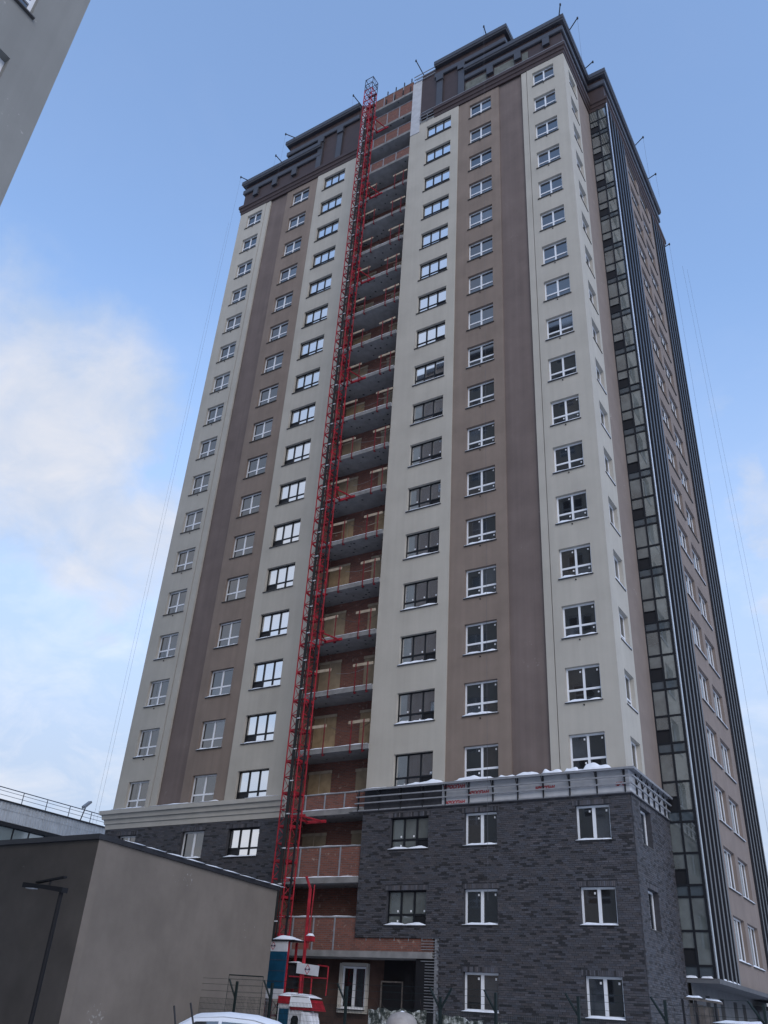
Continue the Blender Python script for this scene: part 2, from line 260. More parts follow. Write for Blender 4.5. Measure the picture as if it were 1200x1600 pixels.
# ------------------------------------------------------------------ helpers
WLOC = {}
class MB:
    def __init__(s): s.v = []; s.f = []
    def quad(s, a, b, c, d):
        i = len(s.v); s.v += [a, b, c, d]; s.f.append((i, i+1, i+2, i+3)); return s
    def box(s, x0, x1, y0, y1, z0, z1):
        i = len(s.v)
        s.v += [(x0,y0,z0),(x1,y0,z0),(x1,y1,z0),(x0,y1,z0),(x0,y0,z1),(x1,y0,z1),(x1,y1,z1),(x0,y1,z1)]
        s.f += [(i,i+3,i+2,i+1),(i+4,i+5,i+6,i+7),(i,i+1,i+5,i+4),(i+1,i+2,i+6,i+5),(i+2,i+3,i+7,i+6),(i+3,i,i+4,i+7)]
        return s
    def tube(s, p0, p1, r, n=5, r1=None):
        p0, p1 = Vector(p0), Vector(p1); d = (p1-p0)
        if d.length < 1e-6: return s
        d.normalize(); a = d.orthogonal().normalized(); b = d.cross(a); i = len(s.v); r1 = r if r1 is None else r1
        for k in range(n):
            t = 2*math.pi*(k+0.5)/n; o = a*math.cos(t)+b*math.sin(t); s.v.append(tuple(p0+o*r)); s.v.append(tuple(p1+o*r1))
        for k in range(n):
            j = (k+1) % n; s.f.append((i+2*k, i+2*j, i+2*j+1, i+2*k+1))
        s.f.append(tuple(i+2*k for k in range(n))[::-1]); s.f.append(tuple(i+2*k+1 for k in range(n)))
        return s
    def path(s, pts, r, n=5):
        for a, b in zip(pts[:-1], pts[1:]): s.tube(a, b, r, n)
        return s
    def prism(s, poly, axis, a, b):
        # poly of 2D points extruded along an axis: axis 'x' -> (y,z), 'y' -> (x,z), 'z' -> (x,y)
        def p(q, t): return {'x': (t, q[0], q[1]), 'y': (q[0], t, q[1]), 'z': (q[0], q[1], t)}[axis]
        i = len(s.v); n = len(poly)
        s.v += [p(q, a) for q in poly] + [p(q, b) for q in poly]
        for k in range(n): j = (k+1) % n; s.f.append((i+k, i+j, i+n+j, i+n+k))
        s.f.append(tuple(range(i, i+n))[::-1]); s.f.append(tuple(range(i+n, i+2*n)))
        return s
    def lump(s, x0, x1, y0, y1, z0, h, n=8, m=3, seed=0):
        # heap of snow: domed grid over a rectangle
        rg = random.Random(seed); i = len(s.v); ph = [rg.uniform(0, 6.28) for _ in range(4)]; L_ = max(x1-x0, y1-y0)
        for a in range(n+1):
            for b in range(m+1):
                u, w = a/n, b/m; e = min(1, 7*min(u, 1-u)) * min(1, 2.4*min(w, 1-w)+0.25)
                t = (u if (x1-x0) >= (y1-y0) else w)*L_; e = e*e*(3-2*e); k = 0.75+0.22*math.sin(t*3.1+ph[0])+0.16*math.sin(t*7.3+ph[1])+0.08*math.sin(t*15+ph[2])
                s.v.append((x0+(x1-x0)*u, y0+(y1-y0)*w, z0 + h*e*k*(1 if 0 < a < n else 0.15)))
        for a in range(n):
            for b in range(m):
                q = i+a*(m+1)+b; s.f.append((q, q+m+1, q+m+2, q+1))
        j = len(s.v); s.v += [(x0,y0,z0-0.01),(x1,y0,z0-0.01),(x1,y1,z0-0.01),(x0,y1,z0-0.01)]; s.f.append((j,j+3,j+2,j+1))
        c = [i, i+n*(m+1), i+n*(m+1)+m, i+m]
        e1 = [i+a*(m+1) for a in range(n+1)]; s.f.append(tuple([j+1, j]+e1)); e2 = [i+a*(m+1)+m for a in range(n+1)][::-1]; s.f.append(tuple([j+3, j+2]+e2))
        s.f.append(tuple([j, j+3]+[i+b for b in range(m+1)][::-1])); s.f.append(tuple([j+2, j+1]+[i+n*(m+1)+b for b in range(m+1)]))
        return s
    def mesh(s, name, m, fix=True, smooth=False):
        me = bpy.data.meshes.new(name); me.from_pydata(s.v, [], s.f)
        if fix:
            bm = bmesh.new(); bm.from_mesh(me); bmesh.ops.recalc_face_normals(bm, faces=bm.faces); bm.to_mesh(me); bm.free()
        if smooth: me.polygons.foreach_set('use_smooth', [True]*len(me.polygons))
        me.materials.append(MAT[m]); return me
def link(name, data, parent=None, loc=(0,0,0), rz=0.0, rot=None):
    o = bpy.data.objects.new(name, data); COL.objects.link(o); o.parent = parent; o.location = loc
    if rot: o.rotation_euler = rot
    elif rz: o.rotation_euler = (0, 0, rz)
    return o
def tag(o, label, cat, group=None):
    o['label'] = label; o['category'] = cat
    if group: o['group'] = group
    return o
def thing(name, label, cat, loc=(0,0,0), rz=0, group=None):
    return tag(link(name, None, None, loc, rz), label, cat, group)
def part(name, mb, m, parent, loc=(0,0,0), rz=0, smooth=False, **k):
    return link(name, mb.mesh(name, m, smooth=smooth), parent, loc, rz)
def bx(*a): return MB().box(*a)
def wpart(name, mb, m, parent, **k):
    # part given in world coordinates under an unrotated parent
    L = parent.location; pp = parent.parent
    while pp: L = L + pp.location; pp = pp.parent
    mb.v = [(a-L.x, b-L.y, c-L.z) for a, b, c in mb.v]
    return part(name, mb, m, parent, **k)
def holes_wall(mb, u0, u1, z0, z1, holes, depth, P):
    """flat wall on u/z with rectangular openings and reveals; P(u, d, z) -> point (d = depth into the wall)"""
    us = sorted({u0, u1, *[h[0] for h in holes], *[h[1] for h in holes]}); zs = sorted({z0, z1, *[h[2] for h in holes], *[h[3] for h in holes]})
    for a, b in zip(us[:-1], us[1:]):
        start = None
        for c, d in zip(zs[:-1], zs[1:]):
            um, zm = (a+b)/2, (c+d)/2
            inside = any(h[0] < um < h[1] and h[2] < zm < h[3] for h in holes)
            if inside:
                if start is not None: mb.quad(P(a,0,start), P(b,0,start), P(b,0,c), P(a,0,c)); start = None
            elif start is None: start = c
        if start is not None: mb.quad(P(a,0,start), P(b,0,start), P(b,0,z1), P(a,0,z1))
    for (a, b, c, d) in holes:
        mb.quad(P(a,0,c), P(a,0,d), P(a,depth,d), P(a,depth,c)); mb.quad(P(b,0,d), P(b,0,c), P(b,depth,c), P(b,depth,d))
        mb.quad(P(a,0,d), P(b,0,d), P(b,depth,d), P(a,depth,d)); mb.quad(P(b,0,c), P(a,0,c), P(a,depth,c), P(b,depth,c))
    return mb
def sweep(path, prof, caps=True):
    """sweep a closed profile [(outward offset, z)] along an open path; outward is to the right of travel"""
    mb = MB(); pts = [Vector(p) for p in path]; n = len(pts); rings = []
    for i in range(n):
        d0 = (pts[i]-pts[i-1]).normalized() if i else None; d1 = (pts[i+1]-pts[i]).normalized() if i < n-1 else None
        n0 = Vector((d0.y, -d0.x)) if d0 else None; n1 = Vector((d1.y, -d1.x)) if d1 else None
        if n0 is None: nn = n1
        elif n1 is None: nn = n0
        else: nn = (n0+n1)/(1+n0.dot(n1))
        rings.append([(pts[i].x+nn.x*o, pts[i].y+nn.y*o, z) for o, z in prof])
    m = len(prof)
    for r in rings: mb.v += r
    for i in range(n-1):
        for k in range(m):
            j = (k+1) % m; mb.f.append((i*m+k, i*m+j, (i+1)*m+j, (i+1)*m+k))
    if caps: mb.f.append(tuple(range(m))); mb.f.append(tuple(range((n-1)*m, n*m))[::-1])
    return mb
_cache = {}
def cached(key, fn):
    if key not in _cache: _cache[key] = fn()
    return _cache[key]
ORD = ['zeroth','first','second','third','fourth','fifth','sixth','seventh','eighth','ninth','tenth','eleventh','twelfth','thirteenth','fourteenth','fifteenth','sixteenth','seventeenth','eighteenth','nineteenth','twentieth','twenty-first','twenty-second']

# ------------------------------------------------------------------ ground
gm = MB(); gm.quad((-900,-900,0),(900,-900,0),(900,900,0),(-900,900,0))
g = link('ground', gm.mesh('ground', 'snow_ground')); g['kind'] = 'structure'

# ------------------------------------------------------------------ the tower
FL = lambda k: 10.08 + 3.0*(k-4)            # slab top of storey k
SILL = lambda k: 10.85 + 3.0*(k-4)
BS = {1: 2.10, 2: 5.13, 3: 8.17}            # sills in the brick base
tower = thing('apartment_tower', 'unfinished high-rise apartment tower in beige and brown stripes on dark brick base', 'building', (-14.75, 0, 0))
TZ0, TZ1 = 10.86, 61.05

# window kinds: local x along wall, y into wall, origin at the lower left corner of the opening
def win_frame(w, h, cols, tr, bar, mul, m, y0=0.17, y1=0.24):
    mb = MB(); mb.box(0, bar, y0, y1, 0, h); mb.box(w-bar, w, y0, y1, 0, h); mb.box(bar, w-bar, y0, y1, 0, bar); mb.box(bar, w-bar, y0, y1, h-bar, h)
    iw = (w-2*bar-(cols-1)*mul)/cols; cells = []
    for c in range(cols):
        a = bar+c*(iw+mul); cells.append((a, a+iw))
        if c < cols-1: mb.box(a+iw, a+iw+mul, y0-0.006, y1, bar, h-bar)
    rows = [(bar, h-bar)]
    if tr:
        for a, b in cells: mb.box(a, b, y0, y1, tr-mul*0.45, tr+mul*0.45)
        rows = [(bar, tr-mul*0.45), (tr+mul*0.45, h-bar)]
    return mb.mesh('window', m), [(a, b, c, d) for a, b in cells for c, d in rows]
def pane_mesh(w, h, m):
    return cached(('pane', round(w, 3), round(h, 3), m), lambda: bx(0, w, 0, 0.024, 0, h).mesh('pane', m))
def add_window(kind, w, h, loc, rz=0, parent=tower, dark=(), sill=True, snow=0, stick=False, gl='glass', white=True, seed=0, reveal=0.0):
    rg = random.Random(seed)
    cols, tr, bar, mul, m = {'two': (2, 0.36*h, 0.075, 0.10, 'pvc'), 'plain': (2, None, 0.08, 0.13, 'pvc'), 'three': (3, 0.30*h, 0.065, 0.095, 'dark_frame'),
                             'narrow': (2, 0.30*h, 0.07, 0.09, 'pvc'), 'tall': (3, None, 0.06, 0.09, 'pvc')}[kind]
    fm, cells = cached(('win', kind, round(w, 3), round(h, 3)), lambda: win_frame(w, h, cols, tr, bar, mul, m))
    L = parent.location
    o = link('window', fm, parent, (loc[0]-L.x, loc[1]-L.y, loc[2]-L.z), rz)
    for i, (a, b, c, d) in enumerate(cells):
        gm_ = 'black_panel' if i in dark else (gl if gl != 'glass' else rg.choice(['glass', 'glass', 'glass_warm', 'glass_film', 'glass']))
        p = link('pane', pane_mesh(b-a, d-c, gm_), o, (a, 0.200, c))
        tilt = 0.0032
        p.rotation_euler = (rg.uniform(-tilt, tilt), 0, rg.uniform(-tilt, tilt))
    if sill:
        link('sill', cached(('sill', round(w, 3)), lambda: bx(-0.06, w+0.06, -0.07, 0.168, -0.045, -0.012).mesh('sill', 'sill')), o)
    if snow:
        k = rg.randint(0, 3)
        link('snow', cached(('wsnow', round(w, 3), snow, k), lambda: MB().lump(-0.03, w+0.03, -0.095, 0.164, -0.008, 0.085*snow, 12, 3, k).mesh('snow', 'snow', smooth=True)), o)
    if stick:
        for i, (a, b, c, d) in enumerate(cells):
            if i in dark or rg.random() < 0.25: continue
            x, z = (b-0.16, c+0.06) if kind == 'three' else (b-0.14, d-0.17)
            link('sticker', cached('sticker', lambda: bx(0, 0.07, 0.188, 0.194, 0, 0.08).mesh('sticker', 'sticker')), o, (x, 0, z))
    return o

COLS = {'A': (-28.65, -27.02, 'two'), 'B': (-23.82, -22.08, 'two'), 'C': (-20.58, -18.48, 'three'),
        'E': (-11.00, -8.90, 'three'), 'F': (-7.38, -5.65, 'two'), 'D': (-2.36, -0.78, 'two')}
WH = {'two': 1.60, 'three': 1.56}
def strip(u0, u1, y, m, col=None):
    hs = []
    if col:
        a, b, kind = COLS[col]
        hs = [(a, b, SILL(k), SILL(k)+WH[kind]) for k in range(4, 21)]
    mb = holes_wall(MB(), u0, u1, TZ0-0.3, TZ1+0.2, hs, 0.30, lambda u, d, z: (u, y+d, z))
    # side returns so that each strip is a solid slab
    for u in (u0, u1) if u1 < 0 else (u0,): mb.quad((u, y, TZ0-0.3), (u, y, TZ1+0.2), (u, y+0.3, TZ1+0.2), (u, y+0.3, TZ0-0.3))
    return wpart('wall_strip', mb, m, tower)
strip(-29.5, -26.70, 0.0, 'beige', 'A'); strip(-26.66, -26.2, 0.02, 'beige'); strip(-26.2, -24.45, 0.14, 'umber'); strip(-24.45, -21.25, 0.06, 'brown', 'B')
strip(-21.25, -17.05, 0.0, 'beige', 'C'); strip(-12.45, -8.28, 0.0, 'beige', 'E'); strip(-8.28, -5.02, 0.06, 'brown', 'F'); strip(-5.02, -3.2, 0.14, 'umber')
strip(-3.2, -2.82, 0.02, 'beige'); strip(-2.78, 0.0, 0.0, 'beige', 'D')
YO = {'A': 0, 'B': 0.06, 'C': 0, 'E': 0, 'F': 0.06, 'D': 0}
for c, (a, b, kind) in COLS.items():
    for k in range(4, 21):
        s = 0
        if c in 'EFD': s = 1.6 if k < 9 else (1.0 if k < 13 else 0)
        if c in 'ABC' and k < 8: s = 1.0
        dk = {'C': (0,), 'E': (4,)}.get(c, ())
        add_window(kind, b-a, WH[kind], (a, YO[c], SILL(k)), 0, dark=dk, snow=s, stick=(k < 11 and c in 'EFD'),
                   gl='mirror_glass' if kind == 'three' else 'glass', seed=hash((c, k)) % 9999 if False else ord(c)*100+k)
        if c in 'ADF':
            xm = (a+b)/2
            L = tower.location
            link('drain_outlet', cached('drain', lambda: MB().tube((0, 0.05, 0), (0, -0.05, 0), 0.035, 6).mesh('drain_outlet', 'black_panel')), tower, (xm-L.x, YO[c], SILL(k)-0.18))
# side wall (faces +X) in front of the glazed corner
def sidewall(y0, y1, x, m, holes=()):
    mb = holes_wall(MB(), y0, y1, TZ0-0.3, TZ1+0.2, list(holes), 0.30, lambda u, d, z: (x-d, u, z))
    return wpart('wall_strip', mb, m, tower)
GY = (0.98, 2.36)
sidewall(0.0, 2.72, 0.0, 'beige', [(GY[0], GY[1], SILL(k), SILL(k)+1.6) for k in range(4, 21)])
sidewall(2.72, 5.36, -0.04, 'taupe')
for k in range(4, 21): add_window('narrow', GY[1]-GY[0], 1.6, (-0.03, GY[0], SILL(k)), R(90), snow=1.0 if k < 12 else 0, seed=7000+k)

# brick base -----------------------------------------------------------
BZ0, BZ1 = 0.0, 9.86
def brick_face(u0, u1, z0, z1, holes, P, seed, missing=None):
    rg = random.Random(seed); V, Fc, T = [], [], []
    rh, bw, mo, pr_ = 0.0770, 0.262, 0.010, 0.024
    row = 0; z = z0
    def tone(light=0):
        t = rg.random(); v = 0.044+0.022*rg.random()
        if t < 0.16: v = 0.015+0.009*rg.random()
        elif t > 0.92: v = 0.062+0.02*rg.random()
        if light: v = 0.065+0.03*rg.random()
        w = rg.uniform(-0.06, 0.08)
        return (v*(1.0+w), v*(0.97), v*(1.10-w))
    def add(a, b, c, d, pr=pr_, light=0):
        i = len(V); p = pr*(0.75+0.5*rg.random())
        V.extend([P(a,0.004,c),P(b,0.004,c),P(b,0.004,d),P(a,0.004,d),P(a,-p,c),P(b,-p,c),P(b,-p,d),P(a,-p,d)])
        Fc.extend([(i+4,i+5,i+6,i+7),(i,i+1,i+5,i+4),(i+1,i+2,i+6,i+5),(i+2,i+3,i+7,i+6),(i+3,i,i+4,i+7)]); T.extend([tone(light)]*5)
    lint = [(h[0]-0.1, h[1]+0.1, h[3], h[3]+0.20) for h in holes]
    for (a, b, c, d) in lint:                      # soldier course over each opening
        x = a
        while x < b-0.03: add(x, min(x+0.066, b), c+0.006, d-0.006, 0.02, 1 if rg.random() < 0.45 else 0); x += 0.077
    blk = list(holes)+lint
    while z < z1-0.02:
        zt = min(z+rh-mo, z1); zm = (z+zt)/2
        iv = [(u0, u1)]
        for h in blk:
            if h[2]-0.02 < zm < h[3]+0.02: iv = [q for (a, b) in iv for q in ((a, min(b, h[0])), (max(a, h[1]), b)) if q[1]-q[0] > 0.03]
        off = (row*0.37 % 1.0)*bw + rg.uniform(-0.02, 0.02)
        for a, b in iv:
            x = u0 - off
            while x < b:
                l_, r_2 = max(x, a), min(x+bw-mo, b)
                if r_2-l_ > 0.02 and not (missing and missing((l_+r_2)/2, zm)): add(l_, r_2, z, zt)
                x += bw
        z += rh; row += 1
    return V, Fc, T
def brick_obj(data, parent):
    V, Fc, T = data; L = parent.location
    me = bpy.data.meshes.new('brickwork'); me.from_pydata([(a-L.x, b-L.y, c-L.z) for a, b, c in V], [], Fc); me.materials.append(MAT['clinker'])
    at = me.attributes.new('tone', 'FLOAT_COLOR', 'FACE'); at.data.foreach_set('color', np.array([(*t, 1.0) for t in T], dtype=np.float32).ravel())
    o = link('brickwork', me, parent); o['kind'] = 'stuff'; return o
BY, BX = -0.10, 0.10
PW = {'d': (-2.21, -0.79), 'f': (-7.20, -5.67), 'e': (-10.94, -8.96)}
HB = 1.33; HE = 1.33
hR = [(PW[c][0], PW[c][1], BS[k], BS[k]+HB) for c in 'df' for k in (1, 2, 3)] + [(PW['e'][0], PW['e'][1], BS[k]-0.02, BS[k]+HE) for k in (2, 3)]
bare = (-12.45, -8.30, 0.0, 4.95)                # cladding still missing here, over the entrance
def miss(u, z): return u < -8.30 and z < 4.62
wallR = holes_wall(MB(), -12.45, BX, 4.9, BZ1, [h for h in hR if h[3] > 5], 0.32, lambda u, d, z: (u, BY+d, z))
holes_wall(wallR, -8.30, BX, 0, 4.9, [h for h in hR if h[3] < 5], 0.32, lambda u, d, z: (u, BY+d, z))
wpart('base_wall', wallR, 'mortar', tower)
brick_obj(brick_face(-12.45, BX-0.02, BZ0, BZ1, hR, lambda u, d, z: (u, BY+d, z), 1, miss), tower)
for c in 'df':
    for k in (1, 2, 3): add_window('plain', PW[c][1]-PW[c][0], HB, (PW[c][0], BY, BS[k]), snow=1.0, stick=True, seed=800+k+ord(c))
for k in (2, 3): add_window('three', PW['e'][1]-PW['e'][0], HE+0.02, (PW['e'][0], BY, BS[k]-0.02), dark=(4,), snow=1.4, stick=True, gl='grey_glass', seed=900+k)
GYB = (0.98, 2.40)
hS = [(GYB[0], GYB[1], BS[k], BS[k]+1.42) for k in (2, 3)]
PS = lambda u, d, z: (BX-d, u, z)
wallS = holes_wall(MB(), BY, 5.36, 0, BZ1, hS, 0.32, PS); wpart('base_wall', wallS, 'mortar', tower)
brick_obj(brick_face(BY+0.02, 5.36, BZ0, BZ1, hS, PS, 2), tower)
for k in (2, 3): add_window('plain', GYB[1]-GYB[0], 1.42, (BX-0.03, GYB[0], BS[k]), R(90), seed=950+k)
hL = [(-20.55, -18.52, BS[k]-0.02, BS[k]+HE) for k in (1, 2, 3)] + [(-23.70, -22.15, BS[k], BS[k]+HB) for k in (1, 2, 3)] + [(-28.5, -27.1, BS[k], BS[k]+HB) for k in (1, 2, 3)]
wallL = holes_wall(MB(), -29.6, -17.0, 0, BZ1, hL, 0.32, lambda u, d, z: (u, BY+d, z)); wpart('base_wall', wallL, 'mortar', tower)
brick_obj(brick_face(-29.6, -17.0, 3.0, BZ1, hL, lambda u, d, z: (u, BY+d, z), 3), tower)
for k in (1, 2, 3):
    add_window('three', 2.03, HE+0.02, (-20.55, BY, BS[k]-0.02), dark=(0,), snow=1.0, gl='mirror_glass', seed=970+k)
    add_window('plain', 1.55, HB, (-23.70, BY, BS[k]), snow=1.0, seed=980+k); add_window('plain', 1.4, HB, (-28.5, BY, BS[k]), snow=1.0, seed=990+k)

# structural body behind the claddings --------------------------------
core = MB(); core.box(-29.45, -17.06, 0.31, 25, 0, 65.0); core.box(-12.44, -0.31, 0.31, 25, 4.05, 65.0); core.box(-8.29, -0.31, 0.31, 25, 0, 4.05); core.box(-12.44, -8.29, 1.62, 25, 0, 4.05); core.box(-17.06, -12.44, 1.62, 25, 0, 65.0)
core.box(-0.31, 0.0, 5.44, 21.0, 0, 65.0); core.box(0.0, 1.05, 5.62, 20.8, 3.95, 65.0)
core.box(-29.5, -29.45, 0.30, 25, 0, 61)
wpart('body', core, 'beige', tower)

# entrance bay: bare wall under the missing brickwork
ent = MB(); ent.box(-17.0, -12.45, 1.30, 1.60, 0, 3.86); ent.box(-12.449, -11.62, 1.30, 1.60, 0, 3.86); ent.box(-9.4, -8.31, 0.02, 1.61, 0, 3.86); ent.box(-12.45, -8.31, 0.02, 0.30, 4.10, 4.92)
wpart('entrance_pier', bx(-9.398, -8.32, -0.04, 0.018, 0, 3.855), 'black_panel', tower)
wpart('entrance_wall', ent, 'bare_plaster', tower)
wpart('entrance_slab', bx(-17.0, -8.62, -0.13, 1.6, 3.86, 4.10), 'concrete', tower)
dr = MB(); dr.box(-11.60, -10.62, 1.0, 1.05, 0, 3.0); dr.box(-10.56, -9.41, 0.98, 1.04, 0, 3.85); dr.box(-11.62, -10.56, 1.12, 1.16, 3.061, 3.85)
dro = wpart('entrance_door', dr, 'black_panel', tower)
fr = MB(); fr.box(-11.66, -11.60, 0.96, 1.1, 0, 3.06); fr.box(-10.62, -10.56, 0.96, 1.1, 0, 3.06); fr.box(-11.60, -10.62, 0.96, 1.1, 3.0, 3.06)
link('door_frame', fr.mesh('door_frame', 'old_wood'), dro, -Vector((-14.75, 0, 0)))
add_window('plain', 1.24, 1.62, (-13.80, 1.04, 1.96), snow=0.8, seed=66)
wfr = MB(); wfr.box(-13.94, -13.82, 1.12, 1.29, 1.8, 3.7); wfr.box(-12.54, -12.46, 1.12, 1.29, 1.8, 3.7); wfr.box(-13.82, -12.54, 1.12, 1.29, 3.6, 3.72); wfr.box(-13.82, -12.54, 1.05, 1.29, 1.80, 1.90)
wpart('window_surround', wfr, 'white_trim', tower)
# thin brackets and rails waiting for the missing brick slips
rails = MB()
for i in range(26):
    z = 4.60 - i*0.105
    rails.box(-9.15 if z > 3.7 else -8.95, -8.34, -0.10, -0.075, z, z+0.02)
for i in range(5): rails.box(-12.4, -8.9, -0.10, -0.075, 4.62+i*0.075, 4.632+i*0.075)
for x in (-11.9, -11.2, -10.5, -9.8, -9.15): rails.box(x, x+0.03, -0.072, 0.0, 4.5, 5.0)
wpart('cladding_rail', rails, 'galv', tower)
wpart('corner_post', bx(-8.52, -8.33, -0.07, 0.28, 0, 4.65), 'galv', tower)
pl = MB()
for x in (-12.2, -10.9, -9.9, -9.0): pl.box(x, x+0.04, -0.02, 0.017, 4.10, 4.9)
wpart('cladding_stud', pl, 'steel_dark', tower)

def SP(*a): return wpart('snow_patch', MB().lump(*a), 'snow', tower, smooth=True)
# finished stepped cornice over the brick base, left of the bay -------
prof = [(-0.05, 9.88), (0.10, 9.88), (0.12, 10.12), (0.18, 10.16), (0.20, 10.36), (0.30, 10.40), (0.33, 10.60), (0.44, 10.64), (0.46, 10.84), (-0.05, 10.90)]
wpart('belt_cornice', sweep([(-29.6, 12), (-29.6, -0.0), (-16.95, -0.0)], prof), 'white_trim', tower)
for i, (a, b) in enumerate([(-29.2, -26.6), (-26.2, -23.0), (-22.6, -21.4), (-19.5, -17.4)]): SP(a, b, -0.42, -0.02, 10.88, 0.10, 10, 2, 40+i)
# unfinished cornice: film, brackets, rails, right of the bay ----------
led = MB(); led.box(-12.45, 0.40, -0.36, 0.0, 10.80, 10.83); led.box(0.0, 0.40, 0.0, 5.3, 10.80, 10.83); wpart('cornice_tray', led, 'galv', tower)
wpart('bare_wall', bx(-12.45, -8.32, -0.06, 0.2, 9.87, 10.78), 'mortar', tower)
fm_ = MB(); fm_.box(-8.32, 0.10, -0.11, 0.0, 9.87, 10.79); fm_.box(0.0, 0.10, 0.0, 5.3, 9.87, 10.79)
film = wpart('membrane', fm_, 'membrane', tower)
lv = [(9.90, 0.14), (10.22, 0.22), (10.48, 0.30), (10.76, 0.38)]
for i, (z, o) in enumerate(lv):
    pr2 = [(o-0.04, z-0.026), (o+0.025, z-0.026), (o+0.025, z+0.026), (o-0.04, z+0.026)]
    wpart('cornice_rail', sweep([(-13.0+0.12*i, 0), (0, 0), (0, 5.25)], pr2), 'galv', tower)
wpart('cornice_rail', sweep([(-13.2, 0), (0, 0), (0, 5.25)], [(0.09, 9.83), (0.20, 9.83), (0.20, 9.868), (0.09, 9.868)]), 'slate', tower)
for i, x in enumerate([-12.75, -11.6, -10.45, -9.3, -8.15, -7.0, -5.85, -4.7, -3.55, -2.4, -1.25, -0.1]):
    b = MB(); b.box(x, x+0.05, -0.17, -0.115, 9.88, 10.78); b.tube((x+0.025, -0.13, 10.3), (x+0.025, -0.38, 10.74), 0.02, 4)
    wpart('cornice_bracket', b, 'steel_dark', tower)
for y in (0.7, 1.5, 2.3, 3.1, 3.9, 4.7):
    b = MB(); b.box(0.115, 0.17, y, y+0.05, 9.88, 10.78); b.tube((0.13, y+0.025, 10.3), (0.38, y+0.025, 10.74), 0.02, 4)
    wpart('cornice_bracket', b, 'steel_dark', tower)
for i, (a, b, h) in enumerate([(-12.3, -11.1, .05), (-10.2, -8.1, .16), (-7.6, -5.7, .17), (-5.5, -4.7, .12), (-4.7, -3.6, .2), (-3.5, -2.6, .22), (-2.5, -1.9, .16), (-1.75, -0.5, .24)]):
    SP(a, b, -0.37, -0.02, 10.835, h*1.1, 18, 4, 60+i)
for i, (a, b) in enumerate([(0.6, 1.2), (2.0, 2.9), (3.4, 4.4)]): SP(0.05, 0.36, a, b, 10.835, 0.1, 3, 6, 80+i)
def lettering(txt, size, m, parent, loc, rot, shear=0.25, bold=0.012):
    c = bpy.data.curves.new('lettering', 'FONT'); c.body = txt; c.size = size; c.shear = shear; c.offset = bold; c.extrude = 0.002
    t = bpy.data.objects.new('tmp', c); COL.objects.link(t); bpy.context.view_layer.update()
    me = bpy.data.meshes.new_from_object(t.evaluated_get(bpy.context.evaluated_depsgraph_get())); bpy.data.objects.remove(t)
    me.materials.clear(); me.materials.append(MAT[m])
    L = Vector((0, 0, 0)); p = parent
    while p: L += p.location; p = p.parent
    return link('lettering', me, parent, Vector(loc)-L, rot=rot)
for (x, z, s) in [(-8.25, 10.585, 0.21), (-7.05, 10.255, 0.20), (-8.15, 9.915, 0.19), (-3.9, 10.25, 0.17)]:
    lettering('ИЗОСПАН', s, 'print_red', film, (x, -0.116, z), (R(90), 0, 0))
lettering('ИЗО', 0.19, 'print_red', film, (-0.46, -0.116, 10.16), (R(90), 0, 0))

# glazed corner --------------------------------------------------------
GYP = 5.40; GX1 = 1.27; CP = 3.02; CB = 3.77; CN = 19
cw = MB(); cw.box(-0.14, 0.02, GYP-0.03, GYP+0.2, CB-0.05, 61.6); cw.box(0.58, 0.67, GYP-0.05, GYP+0.1, CB, 61.6); cw.box(1.20, 1.30, GYP-0.06, GYP+0.25, CB-0.05, 61.6)
cwo = wpart('glazed_corner', cw, 'dark_frame', tower)
cells_c = []; tr_cells = []
for j in range(CN):
    b = CB + j*CP
    for z in (0.0, 0.46, 1.73): tr_cells.append((0.02, 1.20, b+z-0.042, b+z+0.042))
    tr_cells.append((0.02, 0.60, b+1.06, b+1.10))
    for a, c in ((0.02, 0.60), (0.66, 1.20)): cells_c.append((a, c, b+0.025, b+0.435, 'spandrel'))
    cells_c += [(0.02, 0.60, b+0.485, b+1.06, 'black_panel'), (0.02, 0.60, b+1.10, b+1.705, 'grey_glass'), (0.02, 0.60, b+1.755, b+CP-0.025, 'grey_glass'),
                (0.66, 1.20, b+0.485, b+1.705, 'grey_glass'), (0.66, 1.20, b+1.755, b+CP-0.025, 'grey_glass')]
tr_cells.append((0.02, 1.20, CB+CN*CP-0.025, CB+CN*CP+0.9))
LW = Vector((-14.75, 0, 0))
for (a, b, c, d) in tr_cells:
    link('transom', cached(('tr', round(b-a, 3), round(d-c, 3)), lambda: bx(0, b-a, GYP-0.045, GYP+0.08, 0, d-c).mesh('transom', 'dark_frame')), cwo, (a+14.75, 0, c))
rg = random.Random(5)
for (a, b, c, d, m) in cells_c:
    p = link('glass_panel', cached(('gp', round(b-a, 3), round(d-c, 3), m), lambda: bx(0, b-a, 0, 0.03, 0, d-c).mesh('glass_panel', m)), cwo, (a+14.75, GYP, c))
    p.rotation_euler = (rg.uniform(-.006, .006), 0, rg.uniform(-.006, .006))
SP(0.03, 0.59, GYP-0.10, GYP-0.01, CB+0.0, 0.10, 6, 2, 1); SP(0.67, 1.19, GYP-0.10, GYP-0.01, CB+0.0, 0.10, 6, 2, 2)
wpart('silver_trim', MB().tube((1.345, GYP-0.02, CB-0.05), (1.345, GYP-0.02, 61.6), 0.055, 8), 'silver', tower)
